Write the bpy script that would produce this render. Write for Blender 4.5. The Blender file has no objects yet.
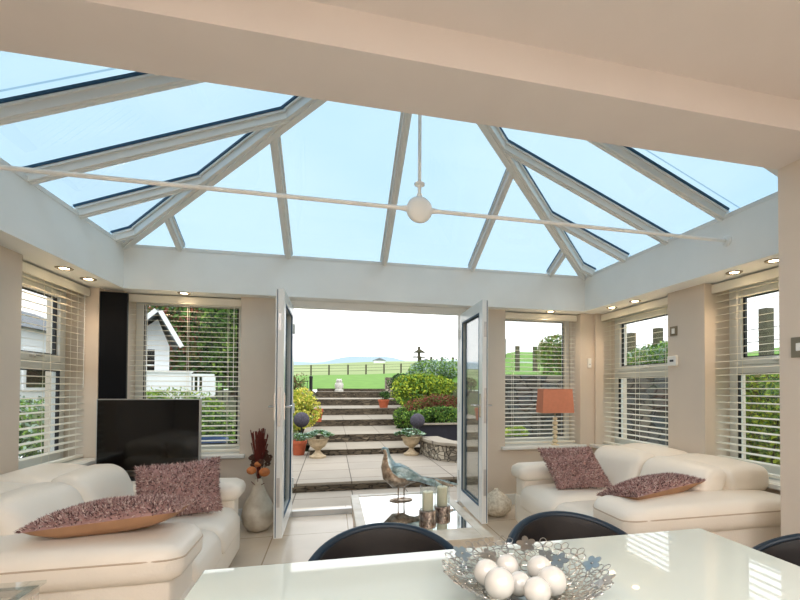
import bpy, bmesh, math, random
from mathutils import Vector, Matrix
random.seed(7)
PI = math.pi
C = bpy.context.scene.collection
H = 1.31
def lin(c):
    return tuple(((v/255)/12.92 if v/255 <= .04045 else ((v/255+.055)/1.055)**2.4) for v in c)+(1,)
# ------------------------------------------------------------------ materials
MATS = {}
def mat(name, col, rough=.5, metal=0, spec=.5, bump=0, bscale=40, var=0, vscale=4, col2=None, trans=0, coat=0, emit=0, sheen=0, ior=1.45, detail=6):
    if name in MATS: return MATS[name]
    m = bpy.data.materials.new(name); m.use_nodes = True; nt = m.node_tree
    b = nt.nodes['Principled BSDF']
    b.inputs['Base Color'].default_value = lin(col); b.inputs['Roughness'].default_value = rough
    b.inputs['Metallic'].default_value = metal; b.inputs['Specular IOR Level'].default_value = spec
    b.inputs['Transmission Weight'].default_value = trans; b.inputs['Coat Weight'].default_value = coat
    b.inputs['IOR'].default_value = ior
    if sheen: b.inputs['Sheen Weight'].default_value = sheen
    if emit:
        b.inputs['Emission Color'].default_value = lin(col); b.inputs['Emission Strength'].default_value = emit
    tc = nt.nodes.new('ShaderNodeTexCoord')
    n = nt.nodes.new('ShaderNodeTexNoise'); n.inputs['Scale'].default_value = vscale; n.inputs['Detail'].default_value = detail
    nt.links.new(tc.outputs['Object'], n.inputs['Vector'])
    r = nt.nodes.new('ShaderNodeValToRGB')
    c1 = lin(col); c2 = lin(col2) if col2 else tuple(x*(1-max(var, .02)) for x in c1[:3])+(1,)
    r.color_ramp.elements[0].color = c2; r.color_ramp.elements[1].color = c1
    r.color_ramp.elements[0].position = .35; r.color_ramp.elements[1].position = .65
    nt.links.new(n.outputs['Fac'], r.inputs['Fac']); nt.links.new(r.outputs['Color'], b.inputs['Base Color'])
    if bump:
        n2 = nt.nodes.new('ShaderNodeTexNoise'); n2.inputs['Scale'].default_value = bscale; n2.inputs['Detail'].default_value = 8
        nt.links.new(tc.outputs['Object'], n2.inputs['Vector'])
        bp = nt.nodes.new('ShaderNodeBump'); bp.inputs['Strength'].default_value = bump; bp.inputs['Distance'].default_value = .01
        nt.links.new(n2.outputs['Fac'], bp.inputs['Height']); nt.links.new(bp.outputs['Normal'], b.inputs['Normal'])
    MATS[name] = m; return m
def glass(name, tint, gloss=.06, rough=.0, pow_=4.5, mul=.7):
    m = bpy.data.materials.new(name); m.use_nodes = True; nt = m.node_tree; nt.nodes.clear()
    o = nt.nodes.new('ShaderNodeOutputMaterial'); t = nt.nodes.new('ShaderNodeBsdfTransparent'); g = nt.nodes.new('ShaderNodeBsdfGlossy')
    g.inputs['Roughness'].default_value = rough; t.inputs['Color'].default_value = tint+(1,)
    lw = nt.nodes.new('ShaderNodeLayerWeight'); lw.inputs['Blend'].default_value = .5; pw = nt.nodes.new('ShaderNodeMath'); pw.operation = 'POWER'; pw.inputs[1].default_value = pow_
    mx = nt.nodes.new('ShaderNodeMixShader'); ml = nt.nodes.new('ShaderNodeMath'); ml.operation = 'MULTIPLY_ADD'
    ml.inputs[1].default_value = mul; ml.inputs[2].default_value = .02+gloss*.1
    nt.links.new(lw.outputs['Facing'], pw.inputs[0]); nt.links.new(pw.outputs[0], ml.inputs[0]); nt.links.new(ml.outputs[0], mx.inputs[0])
    nt.links.new(t.outputs[0], mx.inputs[1]); nt.links.new(g.outputs[0], mx.inputs[2]); nt.links.new(mx.outputs[0], o.inputs[0])
    MATS[name] = m; return m
def tiles(name, col, col2, w, h, mortar, mcol, off=(0, 0), rough=.3, offset=0., bump=.2, msize=.006, vert=None):
    m = bpy.data.materials.new(name); m.use_nodes = True; nt = m.node_tree; b = nt.nodes['Principled BSDF']
    g = nt.nodes.new('ShaderNodeNewGeometry'); mp = nt.nodes.new('ShaderNodeMapping'); mp.inputs['Location'].default_value = (off[0], off[1], 0)
    if vert == 'xz': mp.inputs['Rotation'].default_value = (-PI/2, 0, 0)
    if vert == 'yz':
        mp.inputs['Rotation'].default_value = (-PI/2, 0, -PI/2)
    nt.links.new(g.outputs['Position'], mp.inputs['Vector'])
    br = nt.nodes.new('ShaderNodeTexBrick'); br.offset = offset; br.inputs['Scale'].default_value = 1
    br.inputs['Brick Width'].default_value = w; br.inputs['Row Height'].default_value = h; br.inputs['Mortar Size'].default_value = msize
    br.inputs['Color1'].default_value = lin(col); br.inputs['Color2'].default_value = lin(col2); br.inputs['Mortar'].default_value = lin(mcol)
    nt.links.new(mp.outputs[0], br.inputs['Vector'])
    n = nt.nodes.new('ShaderNodeTexNoise'); n.inputs['Scale'].default_value = 3; n.inputs['Detail'].default_value = 8
    nt.links.new(mp.outputs[0], n.inputs['Vector'])
    mx = nt.nodes.new('ShaderNodeMix'); mx.data_type = 'RGBA'; mx.blend_type = 'MULTIPLY'; mx.inputs[0].default_value = .35
    rr = nt.nodes.new('ShaderNodeValToRGB'); rr.color_ramp.elements[0].position = .3; rr.color_ramp.elements[0].color = (.55, .52, .5, 1)
    nt.links.new(n.outputs['Fac'], rr.inputs[0]); nt.links.new(br.outputs['Color'], mx.inputs[6]); nt.links.new(rr.outputs[0], mx.inputs[7])
    nt.links.new(mx.outputs[2], b.inputs['Base Color']); b.inputs['Roughness'].default_value = rough
    bp = nt.nodes.new('ShaderNodeBump'); bp.inputs['Strength'].default_value = bump; bp.inputs['Distance'].default_value = .01; bp.invert = True
    nt.links.new(br.outputs['Fac'], bp.inputs['Height']); nt.links.new(bp.outputs[0], b.inputs['Normal'])
    MATS[name] = m; return m
def stone(name, cols, scale, rough=.9, sy=2.2):
    m = bpy.data.materials.new(name); m.use_nodes = True; nt = m.node_tree; b = nt.nodes['Principled BSDF']
    g = nt.nodes.new('ShaderNodeNewGeometry'); mp = nt.nodes.new('ShaderNodeMapping'); mp.inputs['Scale'].default_value = (1, 1, sy)
    nt.links.new(g.outputs['Position'], mp.inputs['Vector'])
    v = nt.nodes.new('ShaderNodeTexVoronoi'); v.inputs['Scale'].default_value = scale; v.feature = 'F1'
    v2 = nt.nodes.new('ShaderNodeTexVoronoi'); v2.inputs['Scale'].default_value = scale; v2.feature = 'DISTANCE_TO_EDGE'
    nt.links.new(mp.outputs[0], v.inputs['Vector']); nt.links.new(mp.outputs[0], v2.inputs['Vector'])
    sp = nt.nodes.new('ShaderNodeSeparateColor'); nt.links.new(v.outputs['Color'], sp.inputs[0])
    r = nt.nodes.new('ShaderNodeValToRGB'); e = r.color_ramp.elements
    e[0].color = lin(cols[0]); e[1].color = lin(cols[-1])
    for i, c in enumerate(cols[1:-1]): x = e.new((i+1)/(len(cols)-1)); x.color = lin(c)
    nt.links.new(sp.outputs[0], r.inputs[0])
    r2 = nt.nodes.new('ShaderNodeValToRGB'); r2.color_ramp.elements[0].color = (.12, .11, .1, 1); r2.color_ramp.elements[1].position = .08
    nt.links.new(v2.outputs['Distance'], r2.inputs[0])
    mx = nt.nodes.new('ShaderNodeMix'); mx.data_type = 'RGBA'; mx.blend_type = 'MULTIPLY'; mx.inputs[0].default_value = 1
    nt.links.new(r.outputs[0], mx.inputs[6]); nt.links.new(r2.outputs[0], mx.inputs[7]); nt.links.new(mx.outputs[2], b.inputs['Base Color'])
    b.inputs['Roughness'].default_value = rough
    bp = nt.nodes.new('ShaderNodeBump'); bp.inputs['Distance'].default_value = .03; nt.links.new(r2.outputs[0], bp.inputs['Height']); nt.links.new(bp.outputs[0], b.inputs['Normal'])
    MATS[name] = m; return m
WHITE = mat('white_paint', (238, 240, 238), .55, var=.03)
WALL = mat('beige_paint', (216, 204, 190), .7, var=.03, bump=.05, bscale=120)
CEIL = mat('cream_ceiling_paint', (220, 214, 211), .7, var=.03)
UPVC = mat('white_upvc', (228, 231, 230), .25, var=.02)
ROOFW = mat('white_roof_bar', (226, 228, 226), .35, var=.02)
GASK = mat('dark_gasket', (38, 76, 104), .5)
GASKB = mat('black_spacer', (26, 26, 30), .4)
BLIND = mat('cream_blind', (232, 229, 216), .5, var=.03)
CHROME = mat('chrome', (220, 220, 220), .15, metal=1)
BRONZE = mat('bronze_plate', (150, 138, 120), .3, metal=.9)
BLACK = mat('black_lacquer', (6, 8, 13), .5, spec=.15)
SCREEN = mat('tv_screen', (8, 7, 8), .08, spec=.6)
SILVER = mat('silver_trim', (190, 192, 194), .3, metal=.9)
DWOOD = mat('dark_wood', (60, 34, 28), .25, var=.3, vscale=8)
LEATH = mat('cream_leather', (240, 232, 220), .38, bump=.12, bscale=90, var=.04, vscale=3, spec=.5)
SEAM = mat('leather_seam', (196, 178, 158), .6)
SHAG1 = mat('mauve_shag', (182, 146, 142), .9, var=.2, vscale=30)
SHAG2 = mat('pale_mauve_shag', (226, 204, 196), .9, var=.2, vscale=30)
SHAG3 = mat('plum_shag', (104, 76, 76), .9, var=.2, vscale=30)
SUEDE = mat('tan_suede', (176, 136, 104), .85, var=.15, vscale=6)
TABLE = mat('glossy_white_glass', (226, 234, 226), .03, spec=.8, coat=.6, var=.0)
CHAIRB = mat('black_leather', (30, 27, 28), .42, var=.1, bump=.1, bscale=150)
CHAIRR = mat('navy_piping', (22, 40, 56), .4, var=.1)
CFRAME = mat('cream_marble', (214, 206, 190), .25, var=.12, vscale=9, col2=(196, 186, 168))
CSIDE = mat('shaded_table_side', (196, 160, 128), .5, var=.2, vscale=12)  # brown stands in for shade on the cream table's sides
MIRROR = mat('mirror_glass', (235, 240, 240), .02, metal=1)
GLASSW = glass('window_glass', (.97, .985, .98), .15)
GLASSD = glass('door_glass', (.84, .88, .87), .3, pow_=2., mul=.6)
GLASSR = glass('blue_roof_glass', (.575, .68, .74), .02)
GLASSC = glass('clear_glass', (.96, .98, .975), .3)
VASE = mat('mottled_ceramic', (212, 204, 190), .45, var=.25, vscale=10, col2=(186, 174, 156), bump=.2, bscale=30)
VASE2 = mat('speckled_ceramic', (224, 216, 200), .5, col2=(190, 178, 158), vscale=40, bump=.2, bscale=50)
REED = mat('russet_reed', (112, 44, 34), .8, var=.3, vscale=20)
POD = mat('brown_seed_pod', (92, 60, 46), .8, var=.4, vscale=20)
GOURD = mat('orange_gourd', (206, 128, 74), .6, var=.3, vscale=15)
SHADE = mat('terracotta_shade', (214, 140, 112), .8, var=.06, vscale=30)
LAMPG = mat('amber_glass', (236, 220, 186), .1, var=.1, spec=.8, coat=.5)
PLASTIC = mat('white_plastic', (236, 236, 232), .4)
PEARL = mat('pearl', (232, 227, 220), .18, coat=.7, spec=.7, var=.04)
BOWLM = mat('brushed_silver', (196, 186, 172), .28, metal=1, col2=(166, 168, 170), vscale=14)
CANDLE = mat('ivory_wax', (240, 234, 208), .5)
MOSAIC = mat('mosaic_bronze', (190, 172, 158), .15, metal=.8, col2=(96, 78, 70), vscale=60, bump=.6, bscale=80)
BIRDT = mat('verdigris_metal', (190, 208, 212), .35, metal=.6, col2=(112, 138, 140), vscale=20, bump=.4, bscale=60)
BIRDB = mat('bronze_metal', (190, 172, 152), .35, metal=.5, col2=(128, 108, 90), vscale=30, bump=.5, bscale=50)
TERRA = mat('terracotta', (190, 98, 66), .8, var=.2, vscale=12)
URN = mat('weathered_stone', (196, 176, 146), .9, var=.3, vscale=18, bump=.4, bscale=60)
SOIL = mat('soil', (64, 50, 40), .95, var=.3, bump=.5)
STATUE = mat('pale_stone', (214, 212, 204), .8, var=.25, vscale=20)
BALL = mat('grey_lavender_ball', (84, 80, 92), .9, var=.5, vscale=50, bump=.8, bscale=60)
PLANTER = mat('black_timber', (34, 34, 46), .6, var=.3, vscale=10)
RAIL = mat('grey_timber', (130, 122, 108), .85, var=.3, vscale=12)
TREAD = tiles('sandstone_tread', (168, 158, 142), (156, 148, 134), .7, 5, 0, (110, 100, 90), off=(.43, 0), rough=.85, msize=.006)
PATIO = tiles('sandstone_paving', (176, 166, 152), (164, 156, 144), .69, .62, 0, (92, 84, 74), off=(.435, .05), rough=.75, msize=.007)
RISER = stone('dark_slate_riser', [(70, 62, 50), (110, 98, 82), (86, 74, 60), (134, 120, 100)], 7, sy=5)
STONEW = stone('dry_stone', [(120, 108, 92), (168, 158, 140), (96, 88, 76), (190, 180, 162)], 9, sy=1.6)
ROCK = stone('dark_rockery', [(52, 50, 46), (96, 92, 86), (70, 76, 80), (120, 112, 100)], 3.2)
FLOOR = tiles('cream_floor_tile', (226, 212, 194), (220, 205, 186), .65, .65, 0, (176, 156, 134), off=(.497, -.25+.0), rough=.22, msize=.005, bump=.1)
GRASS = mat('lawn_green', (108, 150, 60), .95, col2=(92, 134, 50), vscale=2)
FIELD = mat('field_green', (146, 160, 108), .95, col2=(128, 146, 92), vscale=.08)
GROUND = mat('garden_soil', (92, 104, 60), .95, col2=(70, 66, 46), vscale=2)
HILLM = mat('hazy_blue_hill', (156, 176, 188), 1, col2=(146, 168, 174), vscale=.01)  # distance haze mixed into the hill colour
HILLF = mat('far_hazy_hill', (196, 210, 222), 1)  # base colour paled by distance haze
WOODW = mat('white_boards', (240, 243, 246), .6, var=.03)
SLATE = mat('grey_roof_slate', (120, 126, 134), .8, var=.15)
IRON = mat('black_iron', (24, 26, 26), .5)
POST = mat('weathered_post', (92, 86, 72), .9, var=.2, vscale=10)
TUB = mat('blue_plastic', (54, 84, 128), .5)
BARK = mat('bark', (80, 66, 50), .95, var=.3, vscale=10)
def green(n, c, c2): return mat(n, c, .7, col2=c2, vscale=3)
G = dict(dk=green('dark_leaf', (52, 84, 36), (34, 60, 28)), md=green('mid_leaf', (92, 134, 52), (66, 104, 40)), lt=green('light_leaf', (146, 180, 72), (116, 152, 56)),
         yl=green('yellow_leaf', (232, 222, 110), (206, 196, 84)), yg=green('lime_leaf', (184, 196, 60), (150, 168, 50)), rd=green('red_leaf', (150, 84, 64), (120, 66, 52)),
         gl=green('grey_leaf', (168, 190, 172), (132, 160, 144)), ol=green('olive_leaf', (120, 112, 56), (96, 92, 46)))
def emat(name, col, s):
    m = bpy.data.materials.new(name); m.use_nodes = True; b = m.node_tree.nodes['Principled BSDF']
    b.inputs['Emission Color'].default_value = lin(col); b.inputs['Emission Strength'].default_value = s; b.inputs['Base Color'].default_value = lin(col); return m
BULB = emat('lit_bulb', (255, 226, 180), 14)
# ------------------------------------------------------------------ mesh helpers
class M:
    """collects shapes, then links them as one mesh object"""
    def __init__(s): s.v = []; s.f = []; s.mi = []
    def add(s, V, F, mi=0):
        o = len(s.v); s.v += [tuple(v) for v in V]; s.f += [tuple(i+o for i in f) for f in F]; s.mi += [mi]*len(F); return s
    def box(s, x0, x1, y0, y1, z0, z1, mi=0):
        V = [(x, y, z) for z in (z0, z1) for y in (y0, y1) for x in (x0, x1)]
        return s.add(V, [(0, 2, 3, 1), (4, 5, 7, 6), (0, 1, 5, 4), (2, 6, 7, 3), (0, 4, 6, 2), (1, 3, 7, 5)], mi)
    def bar(s, a, b, w, h, up=(0, 0, 1), mi=0, lift=0):
        a = Vector(a); b = Vector(b); d = (b-a).normalized(); r = d.cross(Vector(up)).normalized(); u = r.cross(d)
        V = []
        for p in (a, b):
            for (i, j) in ((-.5, 0), (.5, 0), (.5, 1), (-.5, 1)): V.append(p+r*w*i+u*(h*j+lift))
        return s.add(V, [(0, 1, 2, 3), (7, 6, 5, 4), (0, 4, 5, 1), (1, 5, 6, 2), (2, 6, 7, 3), (3, 7, 4, 0)], mi)
    def tube(s, P, R, n=10, mi=0, cap=True, sx=1, close=False):
        P = [Vector(p) for p in P]; N = len(P)
        if not hasattr(R, '__len__'): R = [R]*N
        V = []; F = []; prev = None
        for i, p in enumerate(P):
            if close: d = P[(i+1) % N]-P[i-1]
            else: d = P[min(i+1, N-1)]-P[max(i-1, 0)]
            d = d.normalized() if d.length > 1e-9 else Vector((0, 0, 1))
            if prev is None:
                r = d.cross(Vector((0, 0, 1)));
                if r.length < .05: r = d.cross(Vector((0, 1, 0)))
                r.normalize()
            else: r = (prev-d*prev.dot(d)).normalized()
            prev = r; u = r.cross(d)
            for k in range(n):
                a = 2*PI*k/n; V.append(p+r*math.cos(a)*R[i]*sx+u*math.sin(a)*R[i])
        for i in range(N if close else N-1):
            j = (i+1) % N
            for k in range(n): F.append((i*n+k, i*n+(k+1) % n, j*n+(k+1) % n, j*n+k))
        if cap and not close: F += [tuple(range(n))[::-1], tuple(range((N-1)*n, N*n))]
        return s.add(V, F, mi)
    def lathe(s, prof, c=(0, 0, 0), n=28, mi=0):
        V = []; F = []
        for (r, z) in prof:
            for k in range(n):
                a = 2*PI*k/n; V.append((c[0]+r*math.cos(a), c[1]+r*math.sin(a), c[2]+z))
        for i in range(len(prof)-1):
            for k in range(n): F.append((i*n+k, i*n+(k+1) % n, (i+1)*n+(k+1) % n, (i+1)*n+k))
        F += [tuple(range(n))[::-1], tuple(range((len(prof)-1)*n, len(prof)*n))]
        return s.add(V, F, mi)
    def ball(s, c, r, n=14, m=10, mi=0, sc=(1, 1, 1)):
        V = [(c[0], c[1], c[2]-r*sc[2])]; F = []
        for i in range(1, m):
            t = -PI/2+PI*i/m
            for k in range(n):
                a = 2*PI*k/n; V.append((c[0]+r*sc[0]*math.cos(t)*math.cos(a), c[1]+r*sc[1]*math.cos(t)*math.sin(a), c[2]+r*sc[2]*math.sin(t)))
        V.append((c[0], c[1], c[2]+r*sc[2])); L = len(V)-1
        for k in range(n): F.append((0, 1+(k+1) % n, 1+k)); F.append((L, 1+(m-2)*n+k, 1+(m-2)*n+(k+1) % n))
        for i in range(m-2):
            for k in range(n): F.append((1+i*n+k, 1+i*n+(k+1) % n, 1+(i+1)*n+(k+1) % n, 1+(i+1)*n+k))
        return s.add(V, F, mi)
    def rbox(s, x0, x1, y0, y1, z0, z1, r=.04, crown=0, n=12, mi=0, X=None, bulge=0):
        """soft upholstered block: rounded edges, crowned top"""
        h = Vector(((x1-x0)/2, (y1-y0)/2, (z1-z0)/2)); c = Vector(((x0+x1)/2, (y0+y1)/2, (z0+z1)/2)); r = min(r, *h)
        idx = {}; V = []; F = []
        def pos(t): return math.sin(t*PI/2)*.4+t*.6 if True else t
        def vid(i, j, k):
            key = (i, j, k)
            if key not in idx:
                p = Vector((pos(2*i/n-1)*h.x, pos(2*j/n-1)*h.y, pos(2*k/n-1)*h.z))
                q = Vector([max(-(h[a]-r), min(h[a]-r, p[a])) for a in range(3)]); d = p-q
                if d.length > 1e-9:
                    mx = max(abs(d[a]) for a in range(3)); p = q+d.normalized()*mx
                u, v, w = p.x/h.x, p.y/h.y, p.z/h.z
                if crown and p.z > 0: p.z += crown*(1-u*u)*(1-v*v)*w
                if bulge:
                    p.x += bulge*(1-v*v)*(1-w*w)*(1 if u > 0 else -1)*abs(u); p.y += bulge*(1-u*u)*(1-w*w)*(1 if v > 0 else -1)*abs(v)
                p = p+c
                idx[key] = len(V); V.append(X(p) if X else p)
            return idx[key]
        for a in range(n):
            for b in range(n):
                for e, rev in ((0, 1), (n, 0)):
                    for q in ([(a, b, e), (a+1, b, e), (a+1, b+1, e), (a, b+1, e)], [(e, a, b), (e, a+1, b), (e, a+1, b+1), (e, a, b+1)], [(b, e, a), (b, e, a+1), (b+1, e, a+1), (b+1, e, a)]):
                        f = [vid(*t) for t in q]; F.append(f[::-1] if rev else f)
        return s.add(V, F, mi)
    def prism(s, pts, y0, y1, mi=0):
        n = len(pts); V = [(x, y0, z) for x, z in pts]+[(x, y1, z) for x, z in pts]
        return s.add(V, [tuple(range(n)), tuple(range(n, 2*n))[::-1]]+[(i, (i+1) % n+0, (i+1) % n+n, i+n)[::-1] for i in range(n)], mi)
    def build(s, name, mats, parent=None, smooth=False, bevel=0, X=None, sub=0):
        me = bpy.data.meshes.new(name); V = [X @ Vector(v) for v in s.v] if X else s.v
        me.from_pydata(V, [], s.f); mats = mats if isinstance(mats, (list, tuple)) else [mats]
        for m in mats: me.materials.append(m)
        if len(mats) > 1: me.polygons.foreach_set('material_index', s.mi)
        bm = bmesh.new(); bm.from_mesh(me); bmesh.ops.recalc_face_normals(bm, faces=bm.faces); bm.to_mesh(me); bm.free()
        if smooth:
            me.polygons.foreach_set('use_smooth', [True]*len(me.polygons))
            if smooth != 'all': me.set_sharp_from_angle(angle=math.radians(40))
        me.update(); o = bpy.data.objects.new(name, me); C.objects.link(o)
        if parent: o.parent = parent
        if bevel:
            b = o.modifiers.new('bevel', 'BEVEL'); b.width = bevel; b.segments = 2; b.limit_method = 'ANGLE'
        return o
def thing(name, label, cat, loc=(0, 0, 0), rz=0, group=None):
    o = bpy.data.objects.new(name, None); C.objects.link(o); o.location = loc; o.rotation_euler = (0, 0, rz); o.empty_display_size = .1
    o['label'] = label; o['category'] = cat
    if group: o['group'] = group
    return o
def tag(o, label, cat, group=None, kind=None):
    o['label'] = label; o['category'] = cat
    if group: o['group'] = group
    if kind: o['kind'] = kind
    return o
def struct(o, label=None):
    o['kind'] = 'structure'
    if label: o['label'] = label
    return o
def sthing(name, label, loc=(0, 0, 0), rz=0):
    o = bpy.data.objects.new(name, None); C.objects.link(o); o.location = loc; o.rotation_euler = (0, 0, rz); return struct(o, label)
def dup(root, loc, rz, label, group=None):
    r = root.copy(); C.objects.link(r); r.location = loc; r.rotation_euler = (0, 0, rz); r['label'] = label
    if group: r['group'] = group
    for ch in list(root.children):
        c = ch.copy(); C.objects.link(c); c.parent = r
        for g in ch.children:
            d = g.copy(); C.objects.link(d); d.parent = c
    return r
# ------------------------------------------------------------------ room shell
ZS = 2.20; ZT = 2.575
RL, RR, RB = -1.845, 2.82, 4.56
WL, WR, WB = -2.05, 3.03, 4.70
YH = 1.975                       # line of the house opening
struct(M().box(-2.45, 3.45, -3.2, 5.05, -.12, 0).build('floor', FLOOR), 'cream tiled floor of the garden room')
m = M(); m.box(-2.45, WL, YH, 3.58, 0, ZS); m.box(-2.45, WL, 3.58, 4.6, 0, .64); m.box(-2.45, WL, 4.6, 5.05, 0, ZS)
struct(m.build('wall_left', WALL))
m = M(); m.box(WR, 3.45, YH, 2.2, 0, ZS); m.box(WR, 3.45, 2.2, 3.08, 0, .62); m.box(WR, 3.45, 3.08, 3.50, 0, ZS); m.box(WR, 3.45, 3.50, 4.66, 0, .62); m.box(WR, 3.45, 4.66, 5.05, 0, ZS)
struct(m.build('wall_right', WALL))
m = M()
for a, b, z in ((WL, -1.89, ZS), (-1.89, -.88, .62), (-.88, -.47, ZS), (1.45, 1.90, ZS), (1.90, 2.85, .62), (2.85, WR, ZS)): m.box(a, b, WB, 5.05, 0, z)
struct(m.build('wall_back', WALL))
m = M()
m.box(-2.45, RL, YH, 5.05, ZS, ZT); m.box(RR, 3.45, YH, 5.05, ZS, ZT); m.box(RL, RR, RB, 5.05, ZS, ZT)
struct(m.build('trim_1', WHITE), 'white ring beam under the glass roof')
m = M(); m.box(-2.45, 3.45, 1.65, YH, 2.56, 4.2); struct(m.build('trim_2', CEIL), 'deep cream beam across the top of the opening')
# house side: jambs, ceiling, walls behind the viewer
m = M(); m.box(2.45, 3.45, 1.4, YH, 0, 2.56); m.box(2.45, 2.6, -3.2, 1.4, 0, 2.71)
struct(m.build('wall_side_right', WALL))
m = M(); m.box(-2.45, -1.6, 1.4, YH, 0, 2.56); m.box(-1.75, -1.6, -3.2, 1.4, 0, 2.71)
struct(m.build('wall_side_left', WALL))
struct(M().box(-1.6, 2.45, -3.2, -3.05, 0, 2.71).build('wall_front', WALL))
struct(M().box(-1.75, 2.6, -3.2, 1.65, 2.71, 2.8).build('ceiling', CEIL))
# baseboards
m = M(); m.box(WL, -.53, WB-.018, WB, 0, .12); m.box(1.51, WR, WB-.018, WB, 0, .12); struct(m.build('baseboard_back', UPVC, bevel=.004))
struct(M().box(WR-.018, WR, YH, WB-.02, 0, .12).build('baseboard_right', UPVC)); struct(M().box(WL, WL+.018, YH, WB-.02, 0, .12).build('baseboard_left', UPVC))
# ------------------------------------------------------------------ windows
def window(name, label, w, z0, z1, loc, rz, transom=None, sill=.26):
    """local x along wall (0..w), y outwards from the inner wall face"""
    r = sthing(name, label, loc, rz); g = .25; f = .07
    m = M(); m.box(0, f, g, g+.07, z0, z1); m.box(w-f, w, g, g+.07, z0, z1); m.box(f, w-f, g, g+.07, z0, z0+f); m.box(f, w-f, g, g+.07, z1-f, z1)
    if transom: m.box(f, w-f, g, g+.07, transom-.035, transom+.035)
    m.build('window_frame', UPVC, r, bevel=.006)
    def pane(a, b, c, d, k):
        m = M(); m.box(a, b, g+.03, g+.036, c, d); p = m.build('pane', GLASSW, r)
        e = .016; q = M(); q.box(a, a+e, g+.005, g+.028, c, d); q.box(b-e, b, g+.005, g+.028, c, d); q.box(a+e, b-e, g+.005, g+.028, c, c+e*.6); q.box(a+e, b-e, g+.005, g+.028, d-e*.6, d)
        q.build('spacer', GASKB, p)
    if transom:
        a, b, c, d = f, w-f, transom+.035, z1-f; s = .06
        q = M(); q.box(a, a+s, g-.02, g+.05, c, d); q.box(b-s, b, g-.02, g+.05, c, d); q.box(a+s, b-s, g-.02, g+.05, c, c+s); q.box(a+s, b-s, g-.02, g+.05, d-s, d)
        q.build('sash', UPVC, r, bevel=.005); pane(a+s, b-s, c+s, d-s, 1)
        h = M(); h.box((a+b)/2-.015, (a+b)/2+.015, g-.05, g-.02, c+.02, c+.05); h.box((a+b)/2-.015, (a+b)/2+.1, g-.062, g-.05, c+.025, c+.045); h.build('handle', CHROME, r, bevel=.004)
        pane(f, w-f, z0+f, transom-.035, 0)
    else: pane(f, w-f, z0+f, z1-f, 0)
    if sill:
        M().box(-.05, w+.05, -.06, 0, z0-.035, z0).box(0.004, w-.004, 0, g, z0-.035, z0).build('window_sill', UPVC, r, bevel=.006)
    return r
window('window_1', 'side window in the left wall', 1.02, .675, ZS-.002, (WL, 3.58, 0), PI/2, 1.48)
window('window_2', 'back window left of the doors', 1.01, .655, ZS-.002, (-1.89, WB, 0), 0)
window('window_3', 'back window right of the doors', .95, .655, ZS-.002, (1.90, WB, 0), 0)
window('window_4', 'far side window in the right wall', 1.16, .655, ZS-.002, (WR, 4.66, 0), -PI/2, 1.475)
window('window_5', 'near side window in the right wall', .88, .655, ZS-.002, (WR, 3.08, 0), -PI/2, 1.475)
def blind(label, w, z0, z1, loc, rz, pitch, tilt=8, lo=0):
    r = thing('venetian_blind', label, 'blind', (loc[0], loc[1], z0), rz); y = .12; zz = z1-z0
    M().box(.004, w-.004, y-.055, y-.035, zz-.085, zz-.012).box(.01, w-.01, y-.034, y+.03, zz-.05, zz-.012).build('valance', BLIND, r, bevel=.003)
    m = M(); z = zz-.10; t = math.radians(tilt); k = 0; hw = .024
    while z > .045+lo:
        a = .012; b = w-.012; c, s_ = math.cos(t), math.sin(t)
        P = [(-hw, -.0014), (hw, -.0014), (hw, .0014), (-hw, .0014)]
        V = [(x, y+p*c-q*s_, z+p*s_+q*c) for x in (a, b) for p, q in P]
        m.add(V, [(0, 1, 2, 3), (7, 6, 5, 4), (0, 4, 5, 1), (1, 5, 6, 2), (2, 6, 7, 3), (3, 7, 4, 0)]); z -= pitch
    m.build('slats', BLIND, r)
    M().box(.012, w-.012, y-.026, y+.026, .006, .028).build('bottom_rail', BLIND, r, bevel=.003)
    n = 3 if w > .9 else 2
    for i in range(n):
        x = w*(i+.5)/n if n == 2 else (.14, w/2, w-.14)[i]
        q = M()
        for dy in (-.025, .025): q.box(x-.0015, x+.0015, y+dy-.001, y+dy+.001, .02, zz-.05)
        q.build('ladder_cord', BLIND, r)
    q = M(); q.tube([(w-.08, y-.045, zz-.07), (w-.08, y-.045, zz-.9)], .003, 6); q.build('wand', PLASTIC, r)
    return r
blind('cream venetian blind over the side window in the left wall', 1.02, .68, ZS, (WL, 3.58), PI/2, .055)
blind('cream venetian blind over the window behind the television', 1.01, .66, ZS, (-1.89, WB), 0, .049)
blind('cream venetian blind in the window behind the orange lamp', .95, .66, ZS, (1.90, WB), 0, .049)
blind('cream venetian blind in the right wall, the farther one near the corner', 1.16, .66, ZS, (WR, 4.66), -PI/2, .056)
blind('cream venetian blind in the right wall, the nearer one beyond the thermostat pillar', .88, .66, ZS, (WR, 3.08), -PI/2, .056)
R_ = math.radians
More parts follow.
